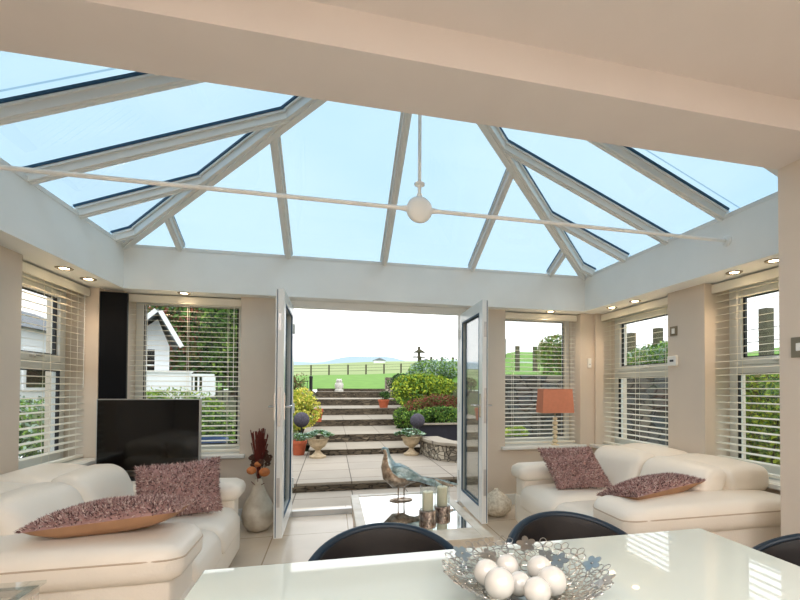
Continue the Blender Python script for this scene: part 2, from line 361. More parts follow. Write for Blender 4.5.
# ------------------------------------------------------------------ french doors
HL, HR = -.388, 1.361
dz0, dz1 = .075, 2.125
m = M(); m.box(-.47, HL-.002, WB+.02, WB+.09, 0, ZS); m.box(HR+.002, 1.45, WB+.02, WB+.09, 0, ZS); m.box(HL-.002, HR+.002, WB+.02, WB+.09, dz1-.0, ZS)
struct(m.build('door_1', UPVC, bevel=.004), 'white french door frame')
M().box(HL, HR, WB+.02, WB+.09, 0, .055).build('door_threshold', SILVER, bpy.data.objects['door_1'])
def leaf(name, label, hx, s, rz=0):
    """open inwards, perpendicular to the wall; s = side the leaf thickness lies on"""
    r = sthing(name, label, (hx, WB, 0), rz); w = .86; t = .07 if s < 0 else .058
    xa, xb = (min(0, s*t), max(0, s*t)); m = M(); f = .105
    m.box(xa, xb, -w, -w+f, dz0, dz1); m.box(xa, xb, -f, 0, dz0, dz1); m.box(xa, xb, -w+f, -f, dz0, dz0+f+.03); m.box(xa, xb, -w+f, -f, dz1-f, dz1)
    m.build('door_frame', UPVC, r, bevel=.005)
    xm = s*t/2
    p = M().box(xm-.004, xm+.004, -w+f, -f, dz0+f+.03, dz1-f).build('pane', GLASSD, r)
    q = M(); e = .014
    for x in (0-s*.001, s*(t-.012)):
        a, b = min(x, x+s*.013), max(x, x+s*.013)
        q.box(a, b, -w+f, -w+f+e, dz0+f+.03, dz1-f); q.box(a, b, -f-e, -f, dz0+f+.03, dz1-f); q.box(a, b, -w+f+e, -f-e, dz0+f+.03, dz0+f+.03+e); q.box(a, b, -w+f+e, -f-e, dz1-f-e, dz1-f)
    q.build('glazing_gasket', GASK, p)
    zc = 1.15
    for sd in (-1, 1):
        x0 = xa if sd < 0 else xb; q = M()
        q.box(min(x0, x0+sd*.008), max(x0, x0+sd*.008), -w+.03, -w+.06, zc-.11, zc+.11)
        q.tube([(x0+sd*.006, -w+.045, zc), (x0+sd*.045, -w+.045, zc), (x0+sd*.05, -w+.06, zc), (x0+sd*.05, -w+.16, zc)], .008, 8)
        q.build('handle', CHROME, r, smooth=True)
    q = M(); cx = s*t/2
    for z, h in ((zc, .16), (1.85, .07), (.45, .12)): q.box(cx-.012, cx+.012, -w-.003, -w+.002, z-h, z+h)
    q.build('lock_plate', SILVER, r)
    q = M(); q.box(s*t*.78-.003, s*t*.78+.003, -w-.004, -w+.002, dz0+.01, dz1-.01); q.build('edge_gasket', GASK, r)
    for z in (.35, 1.1, 1.9): M().tube([(-s*.008+s*0, .004, z-.05), (-s*.008, .004, z+.05)], .009, 8).build('hinge', UPVC, r, smooth=True)
leaf('door_2', 'left french door leaf, open into the room', HL, -1)
leaf('door_3', 'right french door leaf, open into the room', HR, 1, R_(-2.2))
# ------------------------------------------------------------------ glass roof
KB, KS = .49, .408
AX = .49; AY = 2.62; AZ = ZT+KS*(RR-AX)
roof = sthing('window_6', 'hipped glass roof with white glazing bars', (0, 0, 0))
YE = YH
def zside(x): return ZT+KS*((RR-x) if x > AX else (x-RL)*(RR-AX)/(AX-RL))
def zback(y): return ZT+(AZ-ZT)*(RB-y)/(RB-AY)
def hipx(y, s):
    t = (RB-y)/(RB-AY); return (RR-(RR-AX)*t) if s > 0 else (RL+(AX-RL)*t)
def hipy(x):
    t = (RR-x)/(RR-AX) if x > AX else (x-RL)/(AX-RL); return RB-(RB-AY)*t
def rafter(a, b, w, h, name='rafter'):
    o = M().bar(a, b, w, h).bar(a, b, w*.45, .03, lift=-.012).build(name, ROOFW, roof, bevel=.004)
    d = (Vector(b)-Vector(a)).normalized(); r = d.cross(Vector((0, 0, 1))).normalized()
    q = M()
    for s in (-1, 1):
        off = r*(w/2+.004)*s
        q.bar(Vector(a)+off, Vector(b)+off, .010, .016, lift=h-.016)
        q.bar(Vector(a)+off*1.12, Vector(b)+off*1.12, .014, .008, lift=h*.55, mi=1)
    q.build('gasket', [GASK, ROOFW], o)
W_ = .052; HH = .085
xs_b = (-1.39, -.43, .507, 1.457, 2.39); ys_s = (4.41, 3.84, 3.27, 2.70)
for x in xs_b:
    y = hipy(x); rafter((x, RB, ZT), (x, y+.02, zback(y+.02)), W_, HH)
for y in ys_s:
    for s in (-1, 1):
        x = hipx(y, s) if y > AY else AX; e = RR if s > 0 else RL
        rafter((e, y, ZT), (x+.02*s, y, zside(x+.02*s)), W_, HH)
for y in (2.13, ):
    for s in (-1, 1): rafter((RR if s > 0 else RL, y, ZT), (AX, y, AZ), W_*1.3, HH)
for s in (-1, 1): rafter((RR if s > 0 else RL, RB, ZT-.01), (AX, AY, AZ-.01), .085, HH+.02, 'hip_rafter')
M().bar((AX, YE, AZ-.02), (AX, AY+.03, AZ-.02), .12, .14).build('ridge', ROOFW, roof, bevel=.006)
m = M(); e = .05
m.box(RL-.12, RL+.005, YE, RB+.12, ZT, ZT+.03); m.box(RR-.005, RR+.12, YE, RB+.12, ZT, ZT+.03); m.box(RL, RR, RB-.005, RB+.12, ZT, ZT+.03)
m.build('eaves_bar', ROOFW, roof)
def pane(P):
    d = .012; up = Vector((0, 0, HH+.005)); V = [Vector(p)+up for p in P]; n = len(V)
    if (V[1]-V[0]).cross(V[2]-V[0]).length < 1e-3: return
    m = M(); m.add(V+[v+Vector((0, 0, d)) for v in V], [tuple(range(n)), tuple(range(n, 2*n))]+[(i, (i+1) % n, (i+1) % n+n, i+n) for i in range(n)])
    m.build('pane', GLASSR, roof)
EX = .12
xb = [RL]+list(xs_b)+[RR]
for a, b in zip(xb[:-1], xb[1:]):
    P = [(a if a > RL else a-.2, RB+.17, ZT-.17*KB), (b if b < RR else b+.2, RB+.17, ZT-.17*KB)]
    for x in ((b, AX, a) if a < AX < b else (b, a)):
        y = hipy(x)
        P.append((x, y, zback(y)))
    if len(P) > 2: pane(P)
for s in (-1, 1):
    E_ = RR if s > 0 else RL; yy = [RB]+list(ys_s)+[AY, YE]
    for a, b in zip(yy[:-1], yy[1:]):
        P = [(E_+.2*s, a+(.17 if a == RB else 0), ZT-.2*KS), (E_+.2*s, b, ZT-.2*KS)]
        for y in (b, a):
            x = hipx(y, s) if y > AY else AX
            P.append((x, y, zside(x) if y > AY else AZ))
        pane(P)
# tie bar with rose and hanger rod
t = thing('tie_bar', 'white tie bar with round boss and hanging rod under the glass roof', 'tie bar', (AX+.02, 2.66, 2.405))
M().tube([(RL-AX-.02, 0, 0), (-.12, 0, 0), (-.07, 0, 0)], [.0125, .0125, .02], 12).tube([(RR-AX-.02, 0, 0), (.12, 0, 0), (.07, 0, 0)], [.0125, .0125, .02], 12).build('rod', WHITE, t, smooth=True)
q = M(); prof = [(0.001, -.035), (.028, -.036), (.030, -.031), (.035, -.031), (.037, -.035), (.05, -.032), (.07, -.024), (.08, -.01), (.08, .01), (.07, .024), (.05, .032), (.03, .036), (.001, .035)]
q.lathe(prof, n=32); q.build('boss', WHITE, t, smooth=True, X=Matrix.Rotation(PI/2, 4, 'X'))
M().tube([(0, 0, .06), (0, 0, .095), (0, 0, .1), (0, 0, .16), (0, 0, AZ-2.405-.02)], [.017, .017, .011, .011, .011], 12).lathe([(.011, .15), (.032, .152), (.032, .162), (.011, .166)], n=20).build('hanger_rod', WHITE, t, smooth=True)
for s in (-1, 1):
    x = (RR if s > 0 else RL)-AX-.02; M().tube([(x, 0, 0), (x-s*.012, 0, 0), (x-s*.02, 0, 0)], [.04, .038, .02], 20).build('wall_rose', WHITE, t, smooth=True)
# ------------------------------------------------------------------ downlights
def spot(parent, e, size=PI*.75, col=(1, .72, .45), blend=.6):
    l = bpy.data.lights.new('lamp_light', 'SPOT'); l.energy = e; l.spot_size = size; l.spot_blend = blend; l.color = col; l.shadow_soft_size = .03
    o = bpy.data.objects.new('lamp_light', l); C.objects.link(o); o.parent = parent; o.location = (0, 0, -.012)
def downlight(x, y, label, e=5.5, z=ZS, col=(1, .72, .47)):
    d = thing('downlight', label, 'downlight', (x, y, z))
    q = M(); q.lathe([(.03, .0), (.033, -.004), (.054, -.006), (.057, 0)], n=28); q.build('bezel', BRONZE, d, smooth=True)
    M().lathe([(.001, -.001), (.03, -.0015), (.03, -.0035), (.001, -.004)], n=24).build('bulb', BULB, d)
    spot(d, e, col=col); return d
for x, y, l in ((-1.97, 3.90, 'lit downlight in the left soffit, the nearer of two above the side blind'), (-1.97, 4.24, 'lit downlight in the left soffit, the farther of two towards the corner'),
                (-1.375, 4.65, 'single lit downlight above the window behind the television'), (2.44, 4.655, 'single lit downlight above the window with the orange lamp'),
                (2.96, 4.25, 'lit downlight in the right soffit nearest the back corner'), (2.97, 3.88, 'lit downlight in the right soffit beside the pillar with the thermostat'),
                (2.96, 2.73, 'lit downlight in the right soffit above the nearer side blind'), (2.95, 2.41, 'lit downlight in the right soffit, the last one before the jamb')):
    downlight(x, y, l)
FILLP = emat('fill_panel_glow', (255, 250, 244), 3)  # fill panels added behind the viewer to brighten the room
for x in (-.75, .45, 1.65):
    for y in (-2.3, -.75):
        t = thing('fill_panel', 'added square fill panel in the dining room ceiling', 'fill light', (x, y, 2.71), 0, 'added fill panels behind the viewer')
        q = M(); q.box(-.32, .32, -.32, -.3, -.02, 0).box(-.32, .32, .3, .32, -.02, 0).box(-.32, -.3, -.3, .3, -.02, 0).box(.3, .32, -.3, .3, -.02, 0); q.build('frame', UPVC, t)
        M().box(-.3, .3, -.3, .3, -.012, -.004).build('diffuser', FILLP, t)
        l = bpy.data.lights.new('fill_light', 'AREA'); l.shape = 'SQUARE'; l.size = .58; l.energy = 12; l.color = (.96, .98, 1); lo_ = bpy.data.objects.new('fill_light', l); C.objects.link(lo_); lo_.parent = t; lo_.location = (0, 0, -.025)
# ------------------------------------------------------------------ wall fittings
t = thing('light_switch', 'square bronze light switch on the right pillar above the thermostat', 'switch', (WR, 3.423, 1.84))
M().box(-.008, 0, -.043, .043, -.043, .043).build('plate', BRONZE, t, bevel=.002); M().box(-.012, -.008, -.018, .018, -.024, .024).build('rocker', PLASTIC, t, bevel=.001)
t = thing('thermostat', 'white thermostat with a small dark display on the right pillar', 'thermostat', (WR, 3.425, 1.567))
M().box(-.028, 0, -.055, .055, -.045, .045).build('case', PLASTIC, t, bevel=.006); M().box(-.0295, -.028, -.025, .02, -.008, .01).build('display', GASKB, t)
t = thing('light_switch', 'bronze light switch plate on the near right jamb', 'switch', (2.45, 1.86, 1.54))
M().box(-.008, 0, -.06, .045, -.055, .055).build('plate', BRONZE, t, bevel=.002); M().box(-.012, -.008, -.045, .015, -.02, .022).build('rocker', PLASTIC, t, bevel=.001)
t = thing('wall_sensor', 'small white plastic box on the wall in the right back corner', 'sensor', (2.965, WB, 1.62))
M().box(-.025, .02, -.02, 0, -.06, .05).build('case', PLASTIC, t, bevel=.004); M().box(-.012, .008, -.022, -.02, -.03, -.015).build('button', SILVER, t)
# ------------------------------------------------------------------ sofas
def sofa(label, mir, ynear, yfar, back):
    """built for the left wall; mirrored for the right one"""
    r = thing('leather_sofa', label, 'sofa', (0, 0, 0))
    X = Matrix.Diagonal((-1, 1, 1, 1)) if mir else None
    if mir: r.location = (1.0, 0, 0)
    def B(m, n, mt=LEATH, **k): return m.build(n, mt, r, smooth='all', X=X, **k)
    F = -.66; K = back; fa = yfar-.24; na = ynear+.42
    B(M().rbox(K+.05, F-.02, ynear+.05, yfar-.03, .04, .33, .05), 'base')
    ym = (na+fa)/2
    for a, b in ((na-.06, ym), (ym, fa+.06)):
        def T(p, a=a, b=b):
            if p.x > F-.12: p.z -= .05*((p.x-F+.12)/.12)**2
            return p
        o = B(M().rbox(K+.3, F, a, b, .24, .43, .07, crown=.025, X=T), 'seat_cushion')
    # far arm: rolled pad over a panel
    B(M().rbox(K+.06, F-.045, fa+.02, yfar-.01, .05, .50, .05), 'arm_panel')
    B(M().rbox(K+.1, F+.005, fa-.03, yfar+.02, .46, .60, .068, crown=.012), 'armrest')
    # near arm: wide flat pad with a stitched edge
    B(M().rbox(K+.04, F-.03, ynear+.03, na-.02, .05, .50, .05), 'arm_panel')
    def T2(p):
        k = (p.x-(F-.12))/.16
        if k > 0: p.z -= .02*k*k; yc = (ynear+na)/2; p.y = yc+(p.y-yc)*(1-.28*k*k)
        return p
    ar = B(M().rbox(K-.02, F+.02, ynear-.02, na+.02, .445, .61, .07, crown=.02, n=16, X=T2), 'armrest')
    # stitched seam round the near pad
    pts = []; x0, x1, y0, y1 = K-.016, F+.018, ynear-.018, na+.018; rr = .07
    for cx, cy, a0 in ((x1-rr, y0+rr, -90), (x1-rr, y1-rr, 0), (x0+rr, y1-rr, 90), (x0+rr, y0+rr, 180)):
        for k in range(7):
            a = math.radians(a0+15*k); pts.append((cx+rr*math.cos(a), cy+rr*math.sin(a), .558))
    dense = []
    for i_, p in enumerate(pts):
        q_ = pts[(i_+1) % len(pts)]; nn = 12 if abs(p[0]-q_[0]) > .3 else 1
        for k_ in range(nn): dense.append((p[0]+(q_[0]-p[0])*k_/nn, p[1]+(q_[1]-p[1])*k_/nn, p[2]))
    pts = dense
    M().tube([(lambda k: (p[0], (ynear+na)/2+(p[1]-(ynear+na)/2)*(1-.28*k*k), p[2]-.02*k*k))(max(0, (p[0]-(F-.12))/.16)) for p in pts], .004, 6, close=True).build('seam', SEAM, ar, X=X)
    # back: rear shell, then reclining pads in two halves
    B(M().rbox(K-.04, K+.3, ynear+.3, yfar-.02, .05, .64, .08), 'back_shell')
    ys = (ynear+.27, (na+fa)/2-.03, fa+.10)
    for a, b in zip(ys[:-1], ys[1:]):
        def T3(p):
            p.z -= (p.x-(K+.1))*.12*(1 if p.x > K+.1 else 0); return p
        c = B(M().rbox(K-.08, K+.30, a, b, .58, .775, .075, crown=.02, X=T3), 'headrest')
        def T4(p):
            p.x += (.76-p.z)*.42; return p
        c = B(M().rbox(K+.24, K+.47, a+.01, b-.01, .34, .765, .085, crown=.015, X=T4, n=14), 'back_cushion')
    for x in (K+.15, F-.15):
        for y in (ynear+.15, yfar-.15): M().tube([(x, y, 0), (x, y, .05)], .025, 12).build('foot', BLACK, r, X=X)
    return r
sofa('cream leather sofa along the left wall in front of the television', False, 2.17, 3.80, -1.90)
sofa('cream leather sofa along the right wall beside the orange lamp', True, 2.20, 3.98, -1.93)
# ------------------------------------------------------------------ shaggy cushions
def cushion(label, w, h, th, loc, rot, tan_below=False, n=5200, seed=1, bend=0, shear=0):
    rnd = random.Random(seed); r = thing('shaggy_cushion', label, 'cushion', loc); r.rotation_euler = rot
    N = 18
    def P(u, v, s):
        k = (1-abs(u)**2.6)*(1-abs(v)**2.6); k = max(k, 0)**.55
        c = 1-.07*(u*u)*(1-v*v)*0; px = u*w/2*(1-.06*(1-v*v)*1); py = v*h/2*(1-.06*(1-u*u))
        return Vector((px+shear*py, py, s*k*th/2*(1+.08*math.sin(5*u+seed)*math.cos(4*v)) + bend*(u*u-.4)))
    V = []; F = []
    for s in (1, -1):
        o = len(V)
        for i in range(N+1):
            for j in range(N+1): V.append(P(2*i/N-1, 2*j/N-1, s))
        for i in range(N):
            for j in range(N):
                a = o+i*(N+1)+j; f = (a, a+N+1, a+N+2, a+1); F.append(f if s > 0 else f[::-1])
    m = M(); m.v = [tuple(v) for v in V]; m.f = F; m.mi = [0 if i < N*N else 1 for i in range(len(F))]
    m.build('cover', [SHAG1, SUEDE if tan_below else SHAG1], r, smooth='all')
    q = M()
    for k in range(n):
        s = 1 if (tan_below or rnd.random() < .6) else -1
        u, v = rnd.uniform(-1, 1), rnd.uniform(-1, 1)
        if rnd.random() < .12: u = rnd.choice((-1, 1))*rnd.uniform(.96, 1.0)
        p = P(u, v, s); e = .02; d1 = P(min(u+e, 1), v, s)-P(max(u-e, -1), v, s); d2 = P(u, min(v+e, 1), s)-P(u, max(v-e, -1), s)
        nrm = d1.cross(d2)*s
        nrm = nrm.normalized() if nrm.length > 1e-9 else Vector((0, 0, s))
        out = Vector((u*abs(u)**3, v*abs(v)**3, 0))*.6
        d = (nrm+out+Vector([rnd.uniform(-.8, .8) for _ in range(3)])).normalized()
        L = rnd.uniform(.012, .022); a = Vector([rnd.uniform(-1, 1) for _ in range(3)]).cross(d).normalized()*.0034; b = d.cross(a)
        tip = p+d*L+Vector([rnd.uniform(-.004, .004) for _ in range(3)])
        q.add([p+a, p-a*.5+b*.87, p-a*.5-b*.87, tip], [(0, 1, 3), (1, 2, 3), (2, 0, 3)], rnd.choice((0, 0, 1, 2)))
    q.build('shag_pile', [SHAG1, SHAG2, SHAG3], r)['kind'] = 'stuff'
    return r
R_ = math.radians
cushion('shaggy mauve cushion propped upright against the left sofa back', .50, .37, .19, (-1.00, 3.34, .62), (R_(70), R_(-4), R_(10)), seed=1)
cushion('shaggy mauve cushion lying flat on the near arm of the left sofa, tan underside showing', .60, .34, .14, (-1.00, 2.44, .69), (R_(-6), R_(-4), R_(4)), True, 7000, seed=2)
cushion('shaggy mauve cushion tilted against the far arm of the right sofa', .46, .38, .17, (2.06, 3.50, .62), (R_(58), R_(-2), R_(-14)), seed=3, shear=-.32)
cushion('shaggy mauve cushion drooping over the near arm of the right sofa, tan underside showing', .66, .32, .14, (2.10, 2.58, .64), (R_(-10), R_(-4), R_(12)), True, 6000, seed=4)
# ------------------------------------------------------------------ television corner
t = thing('television', 'flat black television with silver edge in front of the left back window', 'television', (-1.52, 4.30, .50))
M().box(-.395, .395, -.02, .03, .09, .705).build('case', SILVER, t, bevel=.004); M().box(-.386, .386, -.023, -.019, .1, .697).build('screen', SCREEN, t)
M().box(-.08, .08, -.0, .03, .02, .1).box(-.25, .25, -.12, .12, 0, .02).build('stand', BLACK, t, bevel=.004)
t = thing('tv_cabinet', 'low dark wood cabinet under the television', 'cabinet', (-1.52, 4.36, 0))
M().box(-.5, .5, -.2, .2, .04, .5).build('body', DWOOD, t, bevel=.004)
for s in (-1, 1): M().box(min(0, s*.49)+.004, max(0, s*.49)-.004, -.215, -.2, .06, .48).build('door', DWOOD, t, bevel=.003)
t = thing('tall_panel', 'tall narrow black panel standing in the left back corner', 'panel', (-1.93, 4.60, 0), R_(6))
M().box(-.105, .105, -.02, .02, .02, 2.165).build('panel', BLACK, t, bevel=.003); M().box(-.108, .108, -.05, .05, 0, .02).build('base', BLACK, t)
# ------------------------------------------------------------------ floor vases
t = thing('floor_vase', 'tall pear-shaped mottled vase holding dried flowers by the left door leaf', 'vase', (-.652, 4.36, 0))
prof = [(.05, 0), (.09, .015), (.128, .07), (.142, .14), (.134, .2), (.108, .27), (.072, .34), (.048, .4), (.036, .44), (.032, .468), (.034, .475), (.026, .475), (.026, .44)]
M().lathe(prof, n=36).build('body', VASE, t, smooth='all')
t = thing('dried_bouquet', 'dried russet reeds with gourds and seed heads standing in the tall floor vase', 'dried flowers', (-.652, 4.36, .44)); rnd = random.Random(5)
q = M()
for k in range(70):
    a = rnd.uniform(0, 2*PI); s = rnd.uniform(0, .08); z = rnd.uniform(.34, .50)
    q.tube([(0, 0, 0), (.02*math.cos(a), .02*math.sin(a), .15), (s*math.cos(a), s*math.sin(a), z)], [.0018, .002, .0045], 5)
q.build('reeds', REED, t)['kind'] = 'stuff'
for (x, y, z, rr) in ((-.05, -.07, .12, .042), (.06, -.065, .10, .048), (.0, -.05, .17, .03)):
    g = M().ball((x, y, z), rr, 16, 12, sc=(1, 1, .85)); g.build('gourd', GOURD, t, smooth='all'); M().tube([(x, y, z-.1), (x*.5, y*.5, -.02)], .003, 6).build('stem', REED, t)
for k in range(16):
    a = rnd.uniform(0, 2*PI); x, y, z = .1*math.cos(a)*rnd.uniform(.4, 1), .07*math.sin(a), rnd.uniform(.15, .28)
    g = M()
    for j in range(6):
        b = 2*PI*j/6; g.ball((x+.016*math.cos(b), y, z+.014*math.sin(b)), .013, 8, 6, sc=(1, .5, .8))
    g.tube([(0, 0, 0), (x, y, z)], .0018, 5); g.build('seed_head', POD, t, smooth=True)
t = thing('onion_vase', 'squat onion-shaped speckled vase on the floor behind the right door leaf', 'vase', (1.655, 4.33, 0))
M().lathe([(.05, 0), (.1, .012), (.15, .06), (.165, .11), (.15, .16), (.11, .2), (.06, .235), (.025, .26), (.02, .275), (.014, .275), (.012, .25)], n=36).build('body', VASE2, t, smooth='all')
# ------------------------------------------------------------------ lamp on the sill
t = thing('table_lamp', 'table lamp with rectangular terracotta shade on the right back window sill', 'lamp', (2.52, 4.70, .655))
M().lathe([(.045, 0), (.045, .012), (.02, .018), (.015, .022)], n=24).build('base', LAMPG, t, smooth=True)
q = M()
for k, rr in enumerate((.034, .03, .034, .03, .034, .028)): q.ball((0, 0, .045+k*.052), rr, 20, 12, sc=(1, 1, .85))
q.build('stem', LAMPG, t, smooth='all'); M().tube([(0, 0, .33), (0, 0, .42)], .006, 8).build('neck', BRONZE, t)
q = M(); a, b, c, d = .20, .085, .182, .075; z0, z1 = .375, .65
V = [(-a, -b, z0), (a, -b, z0), (a, b, z0), (-a, b, z0), (-c, -d, z1), (c, -d, z1), (c, d, z1), (-c, d, z1)]
k = .97; V += [(x*k, y*k, z) for x, y, z in V]
q.add(V, [(0, 1, 5, 4), (1, 2, 6, 5), (2, 3, 7, 6), (3, 0, 4, 7), (8, 12, 13, 9), (9, 13, 14, 10), (10, 14, 15, 11), (11, 15, 12, 8), (0, 8, 9, 1), (1, 9, 10, 2), (2, 10, 11, 3), (3, 11, 8, 0), (4, 5, 13, 12), (5, 6, 14, 13), (6, 7, 15, 14), (7, 4, 12, 15)])
q.build('lamp_shade', SHADE, t)
# ------------------------------------------------------------------ coffee table and what stands on it
CT = .48
t = thing('coffee_table', 'low cream marble coffee table with inset mirror top before the doors', 'coffee table', (.515, 2.93, 0))
w, l = .37, .58; b = .06
q = M(); q.box(-w, -w+b, -l, l, CT-.05, CT); q.box(w-b, w, -l, l, CT-.05, CT); q.box(-w+b, w-b, -l, -l+.19, CT-.05, CT); q.box(-w+b, w-b, l-b, l, CT-.05, CT)
q.build('top_frame', CFRAME, t, bevel=.003); M().box(-w+b, w-b, -l+.19, l-b, CT-.03, CT-.004).build('mirror', MIRROR, t)
q = M().box(-w+.01, w-.01, -l+.01, l-.01, CT-.15, CT-.051); q.build('apron', CSIDE, t, bevel=.003)
for sx in (-1, 1):
    for sy in (-1, 1): M().box(sx*(w-.07)-.05, sx*(w-.07)+.05, sy*(l-.07)-.05, sy*(l-.07)+.05, 0, CT-.15).build('leg', CSIDE, t, bevel=.004)
# pheasant
t = thing('pheasant_sculpture', 'metal pheasant sculpture with blue-grey back standing on the mirrored coffee table', 'sculpture', (.49, 3.28, CT-.004))

def loft(P, n=16, mi_f=None):
    """P: list of (x, z, ry, rz, tilt) sections along a spine in the XZ plane"""
    V = []; F = []; mi = []
    N = len(P)
    for i, (x, z, ry, rz) in enumerate(P):
        a = P[max(i-1, 0)]; c = P[min(i+1, N-1)]; d = Vector((c[0]-a[0], 0, c[1]-a[1])).normalized(); u = Vector((-d.z, 0, d.x))
        for k in range(n):
            g = 2*PI*k/n; V.append(Vector((x, 0, z))+u*math.cos(g)*rz+Vector((0, 1, 0))*math.sin(g)*ry)
    for i in range(N-1):
        for k in range(n):
            F.append((i*n+k, i*n+(k+1) % n, (i+1)*n+(k+1) % n, (i+1)*n+k)); top = k in (0, 1, 2, 3, n-1, n-2, n-3, n-4); mi.append(0 if top else 1)
    F += [tuple(range(n)), tuple(range((N-1)*n, N*n))]; mi += [0, 0]
    m = M(); m.v = [tuple(v) for v in V]; m.f = F; m.mi = mi; return m
body = [(-.135, .372, .006, .007), (-.122, .38, .017, .02), (-.105, .376, .02, .024), (-.095, .345, .018, .022), (-.092, .31, .027, .034), (-.085, .265, .045, .055), (-.06, .215, .068, .082), (-.015, .18, .078, .092), (.035, .172, .072, .078), (.085, .172, .052, .052), (.135, .16, .036, .03), (.18, .142, .028, .018)]
loft(body).build('body', [BIRDT, BIRDB], t, smooth='all')
M().lathe([(.006, 0), (.0045, .01), (.0005, .024)], n=10).build('beak', BIRDB, t, X=Matrix.Translation((-.134, 0, .372)) @ Matrix.Rotation(R_(-110), 4, 'Y'))
for s in (-1, 1):
    loft([(-.06, .25, .008, .02), (-.01, .225, .012, .045), (.06, .195, .01, .04), (.13, .165, .006, .02), (.19, .14, .002, .008)], 12).build('wing', [BIRDT, BIRDT], t, smooth='all', X=Matrix.Translation((0, s*.064, 0)))
    M().ball((-.118, s*.016, .383), .004, 8, 6).build('eye', GASKB, t)
    x = -.012 if s < 0 else .038
    lg = M().tube([(x+.005, s*.02, .15), (x, s*.02, .07), (x, s*.02, .012)], [.009, .005, .0045], 8)
    for a in (-.6, 0, .6): lg.tube([(x, s*.02, .013), (x-.035*math.cos(a), s*.02+.035*math.sin(a), .009)], [.0045, .002], 6)
    lg.build('leg', BIRDB, t, smooth=True)
for i, (dy, dz, L) in enumerate(((-.018, -.02, .36), (-.008, 0, .41), (.004, .005, .45), (.014, -.012, .39), (.022, -.03, .33))):
    M().tube([(.12, dy*.4, .16), (.25, dy, .13+dz*.3), (L, dy*1.8, .09+dz)], [.02, .026, .006], 8, sx=.5).build('tail_feather', BIRDB if i % 2 else BIRDT, t, smooth=True)
M().lathe([(.001, 0), (.085, 0), (.088, .004), (.08, .009), (.001, .009)], n=30).build('base_plate', BIRDB, t, smooth=True, X=Matrix.Translation((.012, 0, 0)) @ Matrix.Diagonal((1, .6, 1, 1)))
# candles
for (x, y, h, lab) in ((.60, 2.79, .115, 'ivory pillar candle in a glass on a mosaic holder, the one nearer the pheasant'), (.715, 2.87, .125, 'ivory pillar candle in a glass on a mosaic holder, nearer the right door leaf')):
    t = thing('candle_holder', lab, 'candle holder', (x, y, CT-.004))
    M().lathe([(.052, 0), (.056, .006), (.056, .05), (.05, .056), (.001, .056)], n=32).build('holder', MOSAIC, t, smooth=True)
    M().lathe([(.033, .057), (.035, .06), (.035, .052+h), (.03, .056+h), (.001, .053+h)], n=28).build('candle', CANDLE, t, smooth=True)
    M().tube([(0, 0, .055+h), (.001, 0, .068+h)], .0015, 6).build('wick', GASKB, t)
    M().lathe([(.048, .057), (.05, .057), (.05, .09+h), (.048, .09+h), (.048, .0575)], n=32).build('glass_shade', GLASSC, t, smooth=True)
# ------------------------------------------------------------------ dining table
TX0, TX1, TY0, TY1, TZ = -.37, 1.42, .52, 1.472, .76
t = thing('dining_table', 'dining table with glossy pale glass top in the foreground', 'dining table', ((TX0+TX1)/2, (TY0+TY1)/2, 0))
a, b = (TX1-TX0)/2, (TY1-TY0)/2
M().box(-a, a, -b, b, TZ-.012, TZ).build('tabletop', TABLE, t, bevel=.003); M().box(-a+.03, a-.03, -b+.03, b-.03, TZ-.06, TZ-.013).build('apron', WHITE, t)
for sx in (-1, 1):
    for sy in (-1, 1): M().box(sx*(a-.08)-.035, sx*(a-.08)+.035, sy*(b-.08)-.035, sy*(b-.08)+.035, 0, TZ-.06).build('leg', WHITE, t, bevel=.003)
# tub chairs
def chair(label):
    t = thing('tub_chair', label, 'chair', group=None); n = 40; A = R_(118); Rr = .31
    def top(a): return .575+.16*max(0, math.cos(a*.76))**1.2
    outer = []; V = []; F = []; rim = []
    for i in range(n+1):
        a = -A+2*A*i/n; c, s = math.cos(a), math.sin(a); z = top(a)
        for (rr, zz) in ((Rr-.05, .40), (Rr, .40), (Rr+.012, z-.03), (Rr+.004, z-.006), (Rr-.018, z), (Rr-.038, z-.008), (Rr-.05, z-.05)): V.append((rr*s, rr*c*.92, zz))
        rim.append(((Rr-.016)*s, (Rr-.016)*c*.92, z-.006))
    for i in range(n):
        for k in range(7): F.append((i*7+k, i*7+(k+1) % 7, (i+1)*7+(k+1) % 7, (i+1)*7+k))
    F += [tuple(range(7)), tuple(range(n*7, n*7+7))]
    m = M(); m.add(V, F); b = m.build('backrest', CHAIRB, t, smooth=True)
    M().tube(rim, .0165, 10).build('piping', CHAIRR, t, smooth='all')
    M().rbox(-.27, .27, -.28, .22, .38, .48, .045, crown=.02).build('seat', CHAIRB, t, smooth='all')
    for sx in (-1, 1):
        for sy in (-1, 1): M().tube([(sx*.17, sy*.15, .38), (sx*.24, sy*.22, 0)], [.018, .012], 10).build('leg', CHROME, t, smooth=True)
    return t
c0 = chair('black leather tub chair behind the table, left of the flower bowl'); c0.location = (.20, 1.60, 0)
dup(c0, (.985, 1.60, 0), 0, 'black leather tub chair behind the table, right of the flower bowl, before the right sofa')
dup(c0, (1.76, 1.24, 0), R_(-90), 'black leather tub chair at the right end of the dining table')
